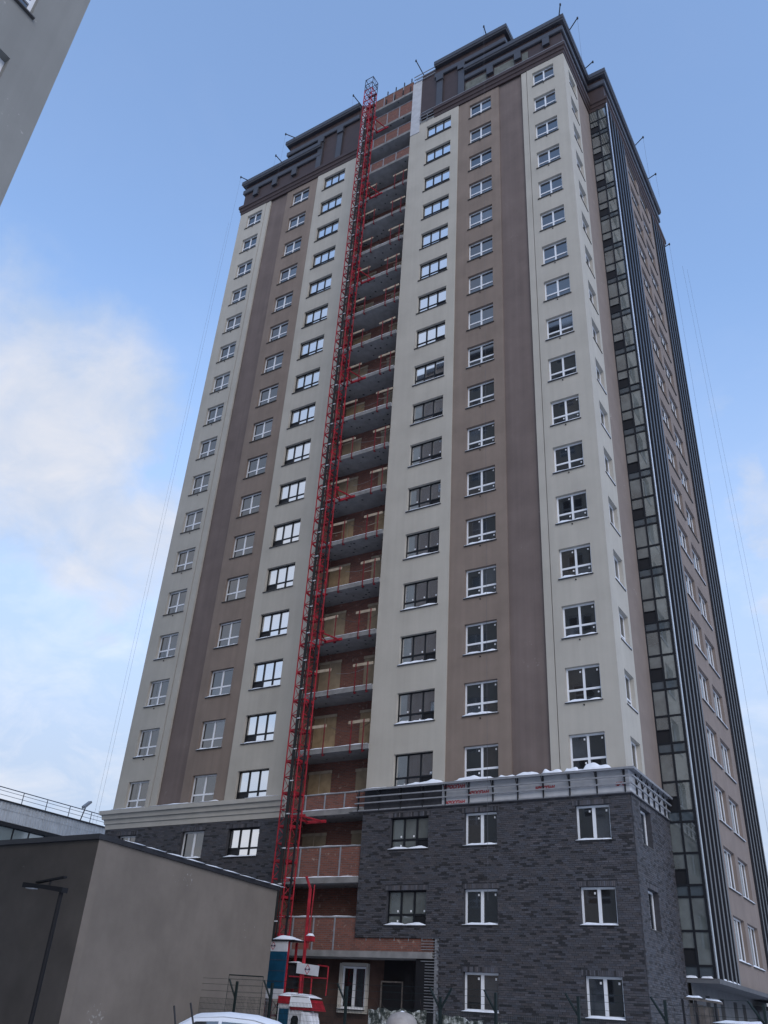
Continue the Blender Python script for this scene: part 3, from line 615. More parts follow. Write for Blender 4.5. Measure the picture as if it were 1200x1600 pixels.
# right facade ---------------------------------------------------------
RX = 1.27; RZ0 = 3.80; RZ1 = 61.9
HY = [(10.30, 12.68), (13.40, 15.82)]
RS = lambda j: 4.82 + 3.02*j
hR2 = [(a, b, RS(j), RS(j)+1.86) for a, b in HY for j in range(19)]
mbw = holes_wall(MB(), 9.40, 16.90, RZ0, RZ1, hR2, 0.22, lambda u, d, z: (RX-d, u, z))
wpart('wall_strip', mbw, 'taupe', tower)
for a, b in HY:
    for j in range(19): add_window('tall', b-a, 1.86, (RX, a, RS(j)), R(90), snow=1.0 if j < 8 else 0, seed=5000+j, gl='glass')
wpart('fin_backing', bx(RX-0.22, RX-0.08, GYP+0.26, 9.40, RZ0, RZ1), 'fin_back', tower); wpart('fin_backing', bx(RX-0.22, RX-0.08, 16.90, 20.9, RZ0, RZ1), 'fin_back', tower)
finm = MB().box(-0.10, 0.12, 0, 0.30, 0, RZ1-RZ0).mesh('fin', 'fin')
edge = MB().box(0.121, 0.135, 0.0, 0.07, 0, RZ1-RZ0).mesh('fin_edge', 'fin_trim')
for y in [6.05, 6.85, 7.65, 8.45, 9.08] + [16.95, 17.85, 18.75, 19.65, 20.55]:
    f = link('fin', finm, tower, (RX+14.75, y, RZ0)); link('fin_edge', edge, f)
for i, y in enumerate([6.15, 6.8, 7.45, 8.1, 8.75]): SP(RX-0.06, RX+0.14, y, y+0.38, RZ0, 0.10, 3, 4, 90+i)
wpart('overhang_soffit', bx(0.0, RX+0.14, 5.30, 20.9, 3.62, RZ0-0.01), 'dim_grey', tower)
gw = holes_wall(MB(), 5.44, 21.0, 0, 3.62, [(a, a+0.75, 1.0, 3.3) for a in (7.6, 10.2, 12.8, 14.7, 17.9)], 0.3, lambda u, d, z: (0.25-d, u, z))
wpart('ground_wall', gw, 'dim_grey', tower)
for a in (7.6, 10.2, 12.8, 14.7, 17.9): wpart('window', bx(0.02, 0.05, a, a+0.75, 1.0, 3.3), 'glass', tower)
wpart('canopy', bx(0.25, 2.4, 17.2, 20.9, 3.15, 3.33), 'annex_coping', tower)

# loggias --------------------------------------------------------------
LX0, LX1, LD = -17.05, -12.45, 1.60
wpart('loggia_wall', bx(LX0, LX1, LD-0.10, LD+0.01, 3.9, 66.0), 'red_brick', tower)
for x0, x1 in ((LX0-0.10, LX0+0.0), (LX1, LX1+0.10)): wpart('loggia_cheek', bx(x0, x1, 0.302, LD-0.1, 3.9, 64.8), 'red_brick', tower)
levels = [FL(k) for k in range(3, 21)] + [61.0, 63.35, 66.05]
for i, z in enumerate(levels):
    k = i+3
    s = wpart('loggia_slab', bx(LX0+0.003, LX1-0.003, -0.06, LD-0.103, z-0.25, z), 'soffit', tower)
    L = -LW
    link('slab_edge', bx(LX0+0.004, LX1-0.004, -0.085, -0.0605, z-0.255, z+0.004).mesh('slab_edge', 'concrete'), s, L)
    if k <= 17:
        m = MB(); m.lump(LX0+0.05, LX1-0.05, -0.09, 0.25, z+0.006, 0.07, 22, 3, 200+k); link('snow', m.mesh('snow', 'snow', smooth=True), s, L)
    if i < len(levels)-2:
        for (a, b) in ((-17.0, -15.58), (-14.06, -12.5)):
            h = 2.25 if k < 20 else 1.9
            if k == 9 and a < -16: a = -16.4
            rq = random.Random(k*7+int(a)); h += rq.uniform(-0.12, 0.06); w = link('plywood_panel', bx(a, b, LD-0.135, LD-0.102, z+0.05, z+h).mesh('plywood_panel', rq.choice(['ply', 'ply', 'ply_grey', 'ply_warm'])), s, L)
            cl = MB(); cl.box(a-0.04, b+0.04, LD-0.17, LD-0.136, z+h-0.02, z+h+0.12); cl.box((a+b)/2-0.02, (a+b)/2+0.02, LD-0.15, LD-0.136, z+0.05, z+h-0.02)
            link('batten', cl.mesh('batten', 'timber'), s, L)
for i, z in enumerate(levels[2:17]):
    rq = random.Random(i+50); m = MB(); za, zb, sg = z+1.25+rq.uniform(-.1, .2), z+1.55+rq.uniform(-.2, .2), rq.uniform(.2, .5)
    m.path([(-15.3+2.6*t/8, 0.7, za+(zb-za)*t/8-sg*4*(t/8)*(1-t/8)) for t in range(9)], 0.010, 4)
    wpart('cable', m, 'rope' if rq.random() < 0.5 else 'galv', tower)
    for _ in range(rq.randint(0, 2)):
        x = rq.uniform(-15.2, -13.2); w_, h_ = rq.uniform(.25, .5), rq.uniform(.2, .55)
        wpart('stacked_block', bx(x, x+w_, 0.9, 0.9+w_*0.7, z+0.002, z+h_), rq.choice(['concrete', 'timber', 'panel_white', 'red_brick']), tower)
# brick parapets of lowest and topmost loggias
def parapet(z0, z1, x0=LX0+0.01, x1=LX1-0.01, snow=True, posts=4):
    p = wpart('brick_parapet', bx(x0, x1, -0.02, 0.10, z0, z1), 'red_brick', tower)
    po = MB()
    for i in range(1, posts): xx = x0+(x1-x0)*i/posts; po.box(xx-0.035, xx+0.035, -0.05, -0.021, z0, z1)
    po.box(x0, x1, -0.05, 0.12, z1+0.001, z1+0.05)
    link('stud', po.mesh('stud', 'galv'), p, -LW)
    if snow:
        m = MB(); m.lump(x0, x1, -0.05, 0.12, z1+0.052, 0.04, 20, 2, int(z0*10)); link('snow', m.mesh('snow', 'snow', smooth=True), p, -LW)
parapet(4.10, 5.40); parapet(7.085, 8.38); parapet(10.085, 10.80)
parapet(58.085, 59.0, snow=False); parapet(61.005, 62.1, snow=False); parapet(63.355, 64.85, snow=False); parapet(66.055, 67.3, snow=False, posts=5)
wpart('entrance_parapet', bx(-12.45, -8.62, -0.05, 0.018, 4.10, 4.60), 'red_brick', tower)

# crown ----------------------------------------------------------------
def crown(path, z, m, prof, name): return wpart(name, sweep(path, [(o, z+h) for o, h in prof]), m, tower)
cop = [(-0.1, 0), (0.27, 0), (0.30, 0.10), (0.36, 0.16), (0.36, 0.56), (-0.1, 0.58)]
band = [(-0.1, 0), (0.12, 0), (0.17, 0.06), (0.17, 0.5), (-0.1, 0.5)]
low = [(-0.1, 0), (0.04, 0), (0.07, 0.30), (0.13, 0.34), (0.16, 0.62), (0.24, 0.68), (0.24, 0.98), (-0.1, 1.02)]
PR = [(0, 0), (0, 5.40), (1.27, 5.40)]
crown([(-29.5, 20), (-29.5, 0), (-17.35, 0)], 61.06, 'plum', low, 'crown_cornice')
crown([(-10.35, 0)]+PR+[(1.27, 21.0)], 61.06, 'plum', low, 'crown_cornice')
fl = [(0.13, 0.985), (0.25, 0.985), (0.25, 1.03), (0.13, 1.035)]
crown([(-11.4, 0), (0, 0), (0, 5.1)], 61.06, 'galv', fl, 'flashing'); crown([(1.27, 5.6), (1.27, 21.0)], 61.06, 'galv', fl, 'flashing')
wl_ = [(-0.3, 0), (0.0, 0), (0.0, 3.2), (-0.3, 3.2)]
crown([(-29.5, 20), (-29.5, 0), (-21.2, 0)], 62.05, 'plum', wl_, 'crown_wall'); crown([(-7.8, 0)]+PR+[(1.27, 20.2)], 62.05, 'plum', wl_, 'crown_wall')
for pth in ([(-29.5, 20), (-29.5, 0), (-21.25, 0)], [(-7.72, 0)]+PR+[(1.27, 20.2)]):
    crown(pth, 63.70, 'slate', band, 'crown_band'); crown(pth, 64.74, 'slate', cop, 'coping')
wpart('crown_wall', bx(-25.0, -17.32, 0.008, 2.6, 62.0, 67.9), 'plum', tower); wpart('crown_wall', bx(-11.62, -4.45, 0.008, 2.6, 62.0, 67.6), 'plum', tower)
for pth in ([(-25.0, 2.6), (-25.0, 0), (-17.55, 0)], [(-10.4, 0), (-4.45, 0), (-4.45, 2.6)]):
    crown(pth, 66.05, 'slate', band, 'crown_band'); crown(pth, 67.42, 'slate', cop, 'coping')
for a in (-28.4, -26.3, -24.2, -1.4, -3.62, -5.86): wpart('bracket', bx(a, a+0.52, -0.20, 0.0, 62.85, 63.69), 'slate', tower)
for a in (-21.65, -19.65, -8.28, -10.18):
    p = wpart('pilaster', bx(a, a+0.52, -0.14, 0.0, 62.09, 65.4), 'slate', tower)
    link('capital', bx(a-0.04, a+0.56, -0.24, -0.001, 65.4, 66.04).mesh('capital', 'slate'), p, -LW)
for a, b, c in ((-7.7, -5.95, 0), (-5.3, -3.7, 0), (-3.05, -2.6, 0)): wpart('insulation_board', bx(a, b, -0.03, 0.0, 62.1, 63.4), 'wool', tower)
wpart('insulation_board', bx(-12.44, -11.63, -0.04, 0.28, 60.2, 66.9), 'membrane', tower); wpart('insulation_board', bx(-17.31, -17.06, -0.04, 0.28, 61.2, 67.2), 'membrane', tower)
for i, z in enumerate((66.9, 67.2, 67.5)): wpart('cornice_rail', bx(-12.3, -10.42, -0.10-0.06*i, -0.05-0.06*i, z, z+0.07), 'galv', tower)
for i, z in enumerate((61.2, 61.5, 61.8)): wpart('cornice_rail', bx(-11.6, -10.36, -0.08-0.05*i, -0.04-0.05*i, z, z+0.05), 'galv', tower)
for x in (-11.6, -11.0): wpart('cornice_bracket', bx(x, x+0.05, -0.06, -0.0, 61.1, 61.95), 'galv', tower)
wpart('roof', MB().box(-29.4, -0.1, 0.3, 24.9, 65.001, 65.1).box(-0.099, 1.2, 5.5, 20.1, 65.001, 65.1), 'roofing', tower)
hr = MB()
for (x0, x1) in ((-17.5, -16.6), (-12.4, -10.5)):
    for h in (0.5, 1.0): hr.tube((x0, 0.4, 67.3+h*0.8), (x1, 0.4, 67.3+h*0.8), 0.02, 4)
    for x in (x0, x1): hr.tube((x, 0.4, 66.0), (x, 0.4, 68.1), 0.02, 4)
wpart('roof_railing', hr, 'galv', tower)
sp = MB()
for x in (-15.0, -14.2, -13.4, -12.7): sp.box(x, x+0.07, 0.0, 0.07, 67.35, 68.0); sp.box(x, x+0.07, -0.10, -0.03, 66.2, 66.8)
wpart('anchor_post', sp, 'steel_dark', tower)

# ------------------------------------------------------------------ guard rails on the open loggias
def guard(k, left):
    z = FL(k); side = 'left' if left else 'right'
    xs, pk = ((-15.95, -15.12), (-16.35, -15.05)) if left else ((-13.50, -12.78), (-13.72, -12.50))
    rg = random.Random(k*2+left); j = rg.uniform(-0.06, 0.06)
    t = thing('guard_rail', 'red posts with timber plank at %s end of %s open loggia from the bottom' % (side, ORD[k-4]), 'guard rail', (xs[0], 0, z+0.004), 0, 'temporary guard rails on the loggia edges')
    for x in xs:
        m = MB(); m.box(-0.02, 0.02, -0.13, -0.09, -0.42, 1.22); m.box(-0.03, 0.03, -0.13, 0.0, -0.36, -0.30)
        m.tube((0, -0.11, -0.40), (0.0, 0.10, -0.28), 0.025, 4)
        link('post', m.mesh('post', 'red_dull'), t, (x-xs[0]+j, 0, 0))
    link('plank', bx(pk[0]-xs[0]+j*2, min(pk[1]-xs[0]+j*2, (LX1-0.02 if not left else 0)-xs[0]), -0.088, -0.048, 1.06, 1.21).mesh('plank', 'timber'), t, (0, 0, 0)).rotation_euler = (0, rg.uniform(-0.03, 0.03), 0)
    if rg.random() < 0.55:
        m = MB(); m.tube((0, -0.07, 0.55+rg.uniform(-.1, .1)), (xs[1]-xs[0], -0.07, 0.55+rg.uniform(-.1, .1)), 0.018, 4); link('mid_rail', m.mesh('mid_rail', 'timber'), t)
for k in range(5, 20):
    guard(k, True); guard(k, False)

# ------------------------------------------------------------------ construction hoist mast
MX, MY, MS = -15.50, -1.60, 0.72
mast = thing('hoist_mast', 'tall red lattice mast of the construction hoist climbing the loggia bay', 'hoist mast', (MX, MY, 0))
def section(m):
    h = MS/2; H = 1.508; b = MB()
    for sx in (-h, h):
        for sy in (-h, h): b.tube((sx, sy, 0), (sx, sy, H), 0.033, 6)
    for z in (0.03, H/2, H-0.03):
        r = 0.021
        b.box(-h, h, -h-r, -h+r, z-r, z+r); b.box(-h, h, h-r, h+r, z-r, z+r); b.box(-h-r, -h+r, -h, h, z-r, z+r); b.box(h-r, h+r, -h, h, z-r, z+r)
    for (x0, y0, x1, y1) in ((-h,-h,h,-h), (h,-h,h,h), (h,h,-h,h), (-h,h,-h,-h)):
        b.tube((x0, y0, 0.05), (x1, y1, H/2-0.03), 0.017, 4); b.tube((x1, y1, H/2+0.03), (x0, y0, H-0.05), 0.017, 4)
    b.box(-h+0.02, h-0.02, h-0.13, h-0.03, 0.0, 0.06)
    return b.mesh('mast_section', m)
sec_r, sec_d = section('red_paint'), section('steel_blue')
NS = 45
for i in range(NS):
    link('mast_section', sec_d if i >= NS-1 else sec_r, mast, (0, 0, 0.02+i*1.5))
rk = MB(); rk.box(MS/2+0.05, MS/2+0.10, -0.05, 0.05, 0.1, 65.3)
for i in range(44): rk.box(MS/2+0.03, MS/2+0.13, -0.09, 0.09, 0.7+i*1.5, 0.78+i*1.5)
part('rack', rk, 'steel_dark', mast)
part('cable', MB().tube((0.12, -MS/2-0.10, 0.5), (0.12, -MS/2-0.10, 62.0), 0.085, 6), 'rubber', mast)
part('cable', MB().tube((0.27, -MS/2-0.07, 0.5), (0.27, -MS/2-0.07, 60.5), 0.035, 6), 'rubber', mast)
clm = bx(0.07, 0.31, -MS/2-0.17, -MS/2-0.14, 0, 0.05).mesh('cable_clip', 'panel_white')
for i in range(40): link('cable_clip', clm, mast, (0, 0, 2.0+i*1.5))
for z in (9.6, 18.9, 27.9, 36.9, 45.9, 54.9, 62.9):
    t = MB(); e = -MY-0.05
    t.tube((-0.3, MS/2, 0), (-0.1, e, -0.05), 0.045, 5); t.tube((0.3, MS/2, 0), (0.75, e, -0.05), 0.045, 5); t.tube((0.3, MS/2, 0), (-0.1, e, -0.05), 0.03, 5)
    t.box(-0.55, 0.55, MS/2-0.02, MS/2+0.06, -0.06, 0.06); t.box(-0.2, 0.95, e-0.07, e+0.0, -0.12, 0.02)
    part('wall_tie', t, 'red_paint', mast, (0, 0, z))

# hoist cage with its landing gear at the foot of the mast
def logo(parent, cx, cz, y, s):
    m = MB()
    for sg in (1, -1):
        for sx in (1, -1):
            p = [(cx+sx*0.30*s, cz+sg*0.10*s), (cx, cz+sg*0.48*s), (cx, cz+sg*0.38*s), (cx+sx*0.22*s, cz+sg*0.10*s)]
            m.prism(p, 'y', y-0.004, y)
    link('emblem', m.mesh('emblem', 'logo_red'), parent)
    m = MB()
    m.box(cx-0.34*s, cx-0.10*s, y-0.005, y, cz-0.07*s, cz+0.09*s); m.box(cx-0.04*s, cx+0.06*s, y-0.005, y, cz-0.07*s, cz+0.02*s); m.box(cx+0.10*s, cx+0.34*s, y-0.005, y, cz-0.07*s, cz+0.09*s)
    link('emblem', m.mesh('emblem', 'logo_dark'), parent)
cg = thing('hoist_cage', 'blue and white hoist cage with snow on its roof beside red mast', 'hoist cage', (-15.06, -2.62, 2.10))
b = MB(); b.box(0.0, 0.94, 0.0, 0.05, 0.36, 1.72); part('side_panel', b, 'panel_blue', cg)
b = MB()
for z in (0.62, 1.0, 1.4): b.box(0.0, 0.94, -0.012, -0.001, z, z+0.02)
part('panel_seam', b, 'steel_blue', cg)
part('side_panel', bx(0.0, 0.94, 0.0, 0.05, 1.725, 2.11), 'panel_white', cg); logo(cg, 0.20, 1.93, -0.002, 0.34)
part('side_panel', bx(0.0, 0.94, 0.0, 0.05, 0.0, 0.355), 'panel_white', cg)
b = MB(); b.box(-0.03, 0.03, 0.051, 0.11, -2.0, 2.1); b.box(0.91, 0.99, 0.051, 0.12, -2.0, 2.1); b.box(0.9, 0.98, 0.6, 0.68, 0, 2.1); part('frame', b, 'red_paint', cg)
part('roof', bx(-0.06, 1.35, -0.06, 0.65, 2.12, 2.17), 'steel_dark', cg); part('snow', MB().lump(0.15, 1.36, -0.05, 0.62, 2.172, 0.20, 9, 4, 3), 'snow', cg, smooth=True)
b = MB(); b.box(0.94, 1.5, 0.1, 0.5, 1.28, 1.34); b.box(1.0, 1.3, 0.15, 0.5, 0.4, 1.26); part('drive_unit', b, 'steel_dark', cg); part('snow', MB().lump(0.96, 1.48, 0.1, 0.5, 1.342, 0.06, 6, 3, 5), 'snow', cg, smooth=True)
b = MB()
for i in range(16): b.box(0.02+i*0.058, 0.03+i*0.058, 0.0, 0.012, -2.0, -0.01)
for i in range(14): b.box(0.0, 0.94, 0.0, 0.012, -1.95+i*0.14, -1.94+i*0.14)
part('mesh_gate', b, 'galv', cg)
# sign on its frame
sg_ = thing('hoist_sign', 'white sign with small red emblem on red frame beside the hoist', 'sign', (-13.53, -2.62, 2.9))
b = MB(); b.prism([(0, 0.15), (1.08, 0.06), (1.10, 0.44), (0.0, 0.53)], 'y', 0.0, 0.04); part('board', b, 'panel_white', sg_); logo(sg_, 0.55, 0.295, -0.002, 0.40)
b = MB(); b.tube((0.2, 0.08, -2.9), (0.2, 0.08, 0.5), 0.05, 5); b.tube((0.75, 0.08, -0.9), (0.75, 0.08, 0.4), 0.03, 5); b.path([(1.0, 0.08, 0.46), (1.52, 0.08, 0.42), (1.52, 0.08, 0.0), (-0.4, 0.08, 0.03)], 0.025, 5); b.tube((1.52, 0.08, 0.02), (1.5, 0.08, -0.6), 0.02, 5); part('frame', b, 'red_paint', sg_)
# crane post
cp_ = thing('hoist_boom', 'slim red steel davit post with bent top in front of brick loggia', 'davit post', (-13.48, -2.2, 0))
b = MB(); b.tube((0, 0, 0), (-0.05, 0, 6.3), 0.075, 6); b.tube((-0.05, 0, 6.3), (-0.32, 0, 6.78), 0.06, 6); b.tube((0.13, 0.05, 6.45), (0.10, 0, 4.0), 0.03, 5); part('post', b, 'red_paint', cp_)
b = MB(); b.box(0.06, 0.34, -0.12, 0.12, 4.25, 4.45); part('winch', b, 'red_paint', cp_); part('snow', MB().lump(0.05, 0.34, -0.12, 0.12, 4.452, 0.09, 5, 3, 8), 'snow', cp_, smooth=True)
# control cabin
cb_ = thing('control_cabin', 'small red white and blue control cabin with arched window and snowy roof', 'cabin', (-14.05, -2.9, 0))
part('wall', bx(0.0, 0.62, 0.0, 0.9, 0, 1.95), 'panel_white', cb_); part('door', bx(0.08, 0.54, -0.03, -0.001, 0.05, 1.78), 'panel_blue', cb_)
part('fascia', bx(-0.02, 0.66, -0.04, 0.95, 1.951, 2.22), 'red_paint', cb_); part('snow', MB().lump(-0.03, 0.66, -0.05, 0.95, 2.222, 0.20, 7, 4, 11), 'snow', cb_, smooth=True)
b = MB(); b.box(0.64, 1.20, 0.0, 0.8, 0, 1.75); part('wall', b, 'panel_white', cb_)
b = MB(); b.prism([(0.72, 1.15), (1.06, 1.15), (1.06, 1.45), (0.99, 1.56), (0.79, 1.56), (0.72, 1.45)], 'y', -0.03, -0.001); part('arched_window', b, 'glass', cb_)
b = MB(); b.prism([(0.62, 1.76), (1.75, 1.76), (1.55, 2.12), (0.67, 2.18)], 'y', -0.05, 0.85); part('roof', b, 'red_paint', cb_)
b = MB(); b.prism([(0.60, 1.86), (1.72, 1.86), (1.52, 2.24), (0.66, 2.30)], 'y', -0.09, -0.051); b.lump(0.66, 1.55, -0.09, 0.8, 2.20, 0.14, 7, 4, 13); part('snow', b, 'snow', cb_)
b = MB(); b.prism([(1.21, 1.1), (1.75, 1.1), (1.55, 1.7), (1.21, 1.7)], 'y', -0.06, 0.6); part('side_hood', b, 'snow', cb_); part('side_hood', bx(1.21, 1.70, -0.05, 0.6, 0.85, 1.09), 'red_paint', cb_)
b = MB()
for i in range(24): b.box(-0.1+i*0.085, -0.09+i*0.085, -0.30, -0.288, 0, 1.12)
for i in range(10): b.box(-0.1, 1.95, -0.30, -0.288, 0.1+i*0.11, 0.11+i*0.11)
part('mesh_guard', b, 'galv', cb_)

# ------------------------------------------------------------------ roof davits with their ropes
def davit(label, base, tip, rope=0.0, grp='davits along the roof edge'):
    t = thing('roof_davit', label, 'davit', base, 0, grp); d = Vector(tip)-Vector(base)
    m = MB(); m.tube((0, 0, -0.45), (0, 0, 0.06), 0.05, 5); m.tube((-d.x*0.1, -d.y*0.1, -d.z*0.1), d, 0.042, 5); part('arm', m, 'steel_dark', t)
    m = MB(); m.tube(d+Vector((0, 0, 0.07)), d+Vector((0, 0, -0.12)), 0.065, 6); part('pulley', m, 'steel_dark', t)
    if rope: part('rope', MB().tube(d, d+Vector((0, 0, -rope)), 0.0065, 4), 'rope', t)
davit('dark davit arm on the roof corner farthest left', (-29.2, -0.1, 65.35), (-29.45, -1.0, 65.05), 60)
davit('dark davit arm between the left corner and the raised left parapet', (-25.5, -0.1, 65.4), (-25.6, -1.0, 65.5), 1.4)
davit('dark davit arm at the left end of the raised left parapet', (-24.3, -0.1, 68.05), (-24.9, -1.0, 68.0), 6)
davit('dark leaning davit arm on the parapet just left of the mast', (-17.4, 0.1, 67.6), (-17.79, -1.0, 68.25), 1.5)
davit('dark leaning davit arm on the unfinished parapet right of the brick bay', (-11.5, 0.1, 67.5), (-11.72, -1.0, 68.3), 0)
davit('dark davit arm on top of the raised right parapet', (-5.85, -0.1, 68.05), (-5.68, -1.0, 67.9), 62)
davit('dark davit arm standing on the front of the topmost roof corner', (-0.05, -0.1, 65.4), (0.41, -1.0, 65.35), 0)
davit('dark davit arm with rope on the side just behind the topmost roof corner', (0.3, 1.1, 65.35), (1.15, 0.5, 65.3), 6)
davit('dark davit arm in the inner roof corner above the glazing', (0.2, 4.5, 65.35), (1.0, 4.2, 65.3), 0)
davit('dark davit arm with rope midway along the right roof edge', (1.5, 12.9, 65.4), (2.4, 12.4, 65.4), 9)
davit('small dark davit arm near the far end of the right roof edge', (1.5, 16.6, 65.4), (2.3, 16.3, 65.3), 3)
davit('dark davit arm with long rope beyond the far right roof end', (1.2, 21.0, 61.4), (1.75, 21.0, 61.6), 58)
def rope(label, a, b):
    tag(link('rope', MB().tube((0, 0, 0), Vector(b)-Vector(a), 0.006, 4).mesh('rope', 'rope'), None, a), label, 'rope')
rope('thin rope hanging far left of the tower, the inner one', (-30.2, -0.6, 60.0), (-30.0, -0.8, 10.0))
rope('thin slack rope in the sky right of the tower', (2.3, 22.5, 60.0), (2.6, 27.0, 4.0))
rope('second thin rope in the sky farther right of the tower', (2.3, 25.0, 62.0), (2.4, 31.0, 4.0))

# ------------------------------------------------------------------ twin tower beside the camera
tw = thing('twin_tower', 'plain grey plastered neighbouring tower cropped at the upper left corner', 'building', (-1.9, -29.5, 0))
TS = lambda k: 3.58+3.0*k
hx = [(a, a+1.6, TS(k), TS(k)+1.52) for a in (-2.52, -7.5, -12.5) for k in range(20)]
mbx = holes_wall(MB(), -20.5, 0.0, 0, 64.8, hx, 0.3, lambda u, d, z: (-d, u, z)); part('wall', mbx, 'twin_grey', tw)
tx = [(-1.9-a-1.7, -1.9-a) for a in (0.8, 5.6, 8.9, 18.5, 22.0, 27.0)]
hy = [(a+1.9, b+1.9, TS(k), TS(k)+1.52) for a, b in tx for k in range(20)]
for (a, b, m) in ((-3.2, 0, 'beige'), (-8.3, -3.2, 'brown'), (-21.2, -8.3, 'beige'), (-26.2, -21.2, 'brown'), (-29.5, -26.2, 'beige')):
    part('wall', holes_wall(MB(), a, b, 0, 64.8, [h for h in hy if a <= h[0] < b], 0.3, lambda u, d, z: (u, -d, z)), m, tw)
part('body', MB().box(-29.5, -0.31, -20.5, -0.31, 0, 64.7), 'beige', tw); part('coping', MB().box(-29.8, 0.3, -20.8, 0.3, 64.75, 65.3), 'slate', tw)
for (u, w, z, h) in [(h[0], h[1]-h[0], h[2], 1.52) for h in hx]:
    add_window('two', w, h, (-1.9, -29.5+u, z), R(90), parent=tw, seed=int(z*3))
for h in hy:
    o = link('window', cached(('tw', 1), lambda: win_frame(1.7, 1.52, 2, 0.5, 0.075, 0.1, 'pvc')[0]), tw, (h[1], 0, h[2]), R(180))
    link('pane', pane_mesh(1.6, 1.42, 'glass'), o, (0.05, 0.20, 0.05))

# ------------------------------------------------------------------ low annex in the foreground
ax = thing('annex_building', 'low flat roofed annex with one dark and one grey brown wall', 'building', (-12.06, -15.40, 0))
ex, ey = -1.16, 10.55
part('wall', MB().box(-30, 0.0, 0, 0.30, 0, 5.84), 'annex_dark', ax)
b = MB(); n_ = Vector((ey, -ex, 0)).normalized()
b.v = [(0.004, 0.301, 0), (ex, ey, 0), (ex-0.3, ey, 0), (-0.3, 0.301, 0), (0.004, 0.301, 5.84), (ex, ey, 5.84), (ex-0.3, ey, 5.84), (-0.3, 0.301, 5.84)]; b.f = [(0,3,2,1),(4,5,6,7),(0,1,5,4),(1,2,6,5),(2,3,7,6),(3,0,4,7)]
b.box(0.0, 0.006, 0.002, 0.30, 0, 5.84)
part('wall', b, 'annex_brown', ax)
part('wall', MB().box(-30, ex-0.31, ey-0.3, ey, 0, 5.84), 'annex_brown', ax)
part('roof', MB().box(-29.9, ex-0.31, 0.31, ey-0.31, 5.2, 5.5), 'roofing', ax)
cpm = MB(); cpm.box(-30, 0.07, -0.08, 0.36, 5.845, 6.0)
part('coping', cpm, 'annex_coping', ax)
b = MB(); o_ = 0.08
b.v = [(0.07, 0.362, 5.845), (ex+o_, ey+0.08, 5.845), (ex-0.36, ey+0.08, 5.845), (-0.36, 0.362, 5.845), (0.07, 0.362, 6.0), (ex+o_, ey+0.08, 6.0), (ex-0.36, ey+0.08, 6.0), (-0.36, 0.362, 6.0)]; b.f = [(0,3,2,1),(4,5,6,7),(0,1,5,4),(1,2,6,5),(2,3,7,6),(3,0,4,7)]
part('coping', b, 'annex_coping', ax)
b = MB()
for i in range(9):
    t0 = 0.06+i*0.105; b.lump(0.07+ex*t0-0.22, 0.07+ex*t0-0.005, 0.362+ey*t0, 0.362+ey*(t0+0.09), 6.002, 0.035, 3, 6, 300+i)
part('snow', b, 'snow', ax, smooth=True)

# solar street lamp in front of the annex
lp = thing('street_lamp', 'black street lamp with flat arm before the dark annex wall', 'street lamp', (-8.80, -19.0, 0))
part('pole', MB().tube((0, 0, 0), (0, 0, 3.80), 0.055, 8), 'lamp_black', lp)
b = MB(); b.prism([(0.12, 3.78), (0.12, 3.90), (-0.75, 3.985), (-1.45, 4.05), (-1.45, 3.93), (-0.8, 3.90)], 'y', -0.09, 0.09); part('arm', b, 'lamp_black', lp)
b = MB(); b.prism([(-1.32, 3.905), (-1.02, 3.89), (-1.02, 3.93), (-1.32, 3.955)], 'y', -0.07, 0.07); part('lens', b, 'lamp_lens', lp)
b = MB(); b.prism([(-1.0, 4.02), (0.02, 4.13), (0.02, 4.17), (-1.0, 4.06)], 'y', -0.06, 0.06); part('solar_panel', b, 'lamp_black', lp); part('panel_stem', MB().tube((-0.5, 0, 3.95), (-0.5, 0, 4.08), 0.03, 6), 'steel_dark', lp)

# ------------------------------------------------------------------ far building behind the annex
fb = thing('warehouse', 'grey corrugated building with window ribbon and roof railing behind the annex', 'building', (-50, -10, 0))
b = MB(); n = 0; y = 0.0
ys = []; 
while y < 60: ys += [(y, 0.0), (y+0.12, 0.0), (y+0.16, 0.035), (y+0.26, 0.035)]; y += 0.30
for (z0, z1) in ((12.95, 13.72), (13.76, 14.30)):
    for (ya, xa), (yb, xb) in zip(ys[:-1], ys[1:]): b.quad((xa, ya, z0), (xb, yb, z0), (xb, yb, z1), (xa, ya, z1))
part('cladding', b, 'cladding', fb)
part('wall', MB().box(-20, -0.02, 0, 60, 0, 10.2).box(-20, -0.02, 0, 60, 12.9, 14.3).box(-20, -0.4, 0, 60, 10.2, 12.9), 'cladding', fb)
part('coping', bx(-0.3, 0.12, -0.1, 60.1, 14.301, 14.42), 'annex_coping', fb); part('lintel', bx(-0.39, 0.05, 0, 60, 12.65, 12.92), 'steel_dark', fb)
pm = bx(0, 0.03, 0.06, 1.38, 0, 2.4).mesh('pane', 'ribbon_glass'); mm = bx(-0.05, 0.06, -0.05, 0.05, 0, 2.4).mesh('mullion', 'steel_dark')
for i in range(41): link('pane', pm, fb, (-0.3, i*1.45, 10.22)); link('mullion', mm, fb, (-0.3, i*1.45, 10.22))
b = MB()
for h in (0.35, 0.65): b.tube((-0.1, 0, 14.42+h), (-0.1, 60, 14.42+h), 0.018, 4)
b.tube((-0.1, 0, 15.3), (-0.1, 60, 15.3), 0.035, 4); part('rail', b, 'steel_blue', fb)
pst = MB().tube((0, 0, 0), (0, 0, 0.9), 0.04, 4).mesh('rail_post', 'steel_blue')
for i in range(26): link('rail_post', pst, fb, (-0.1, 0.4+i*2.3, 14.40))
fd = thing('floodlight', 'small floodlight on a short pole at the warehouse roof edge', 'floodlight', (-50.1, 14.7, 14.42))
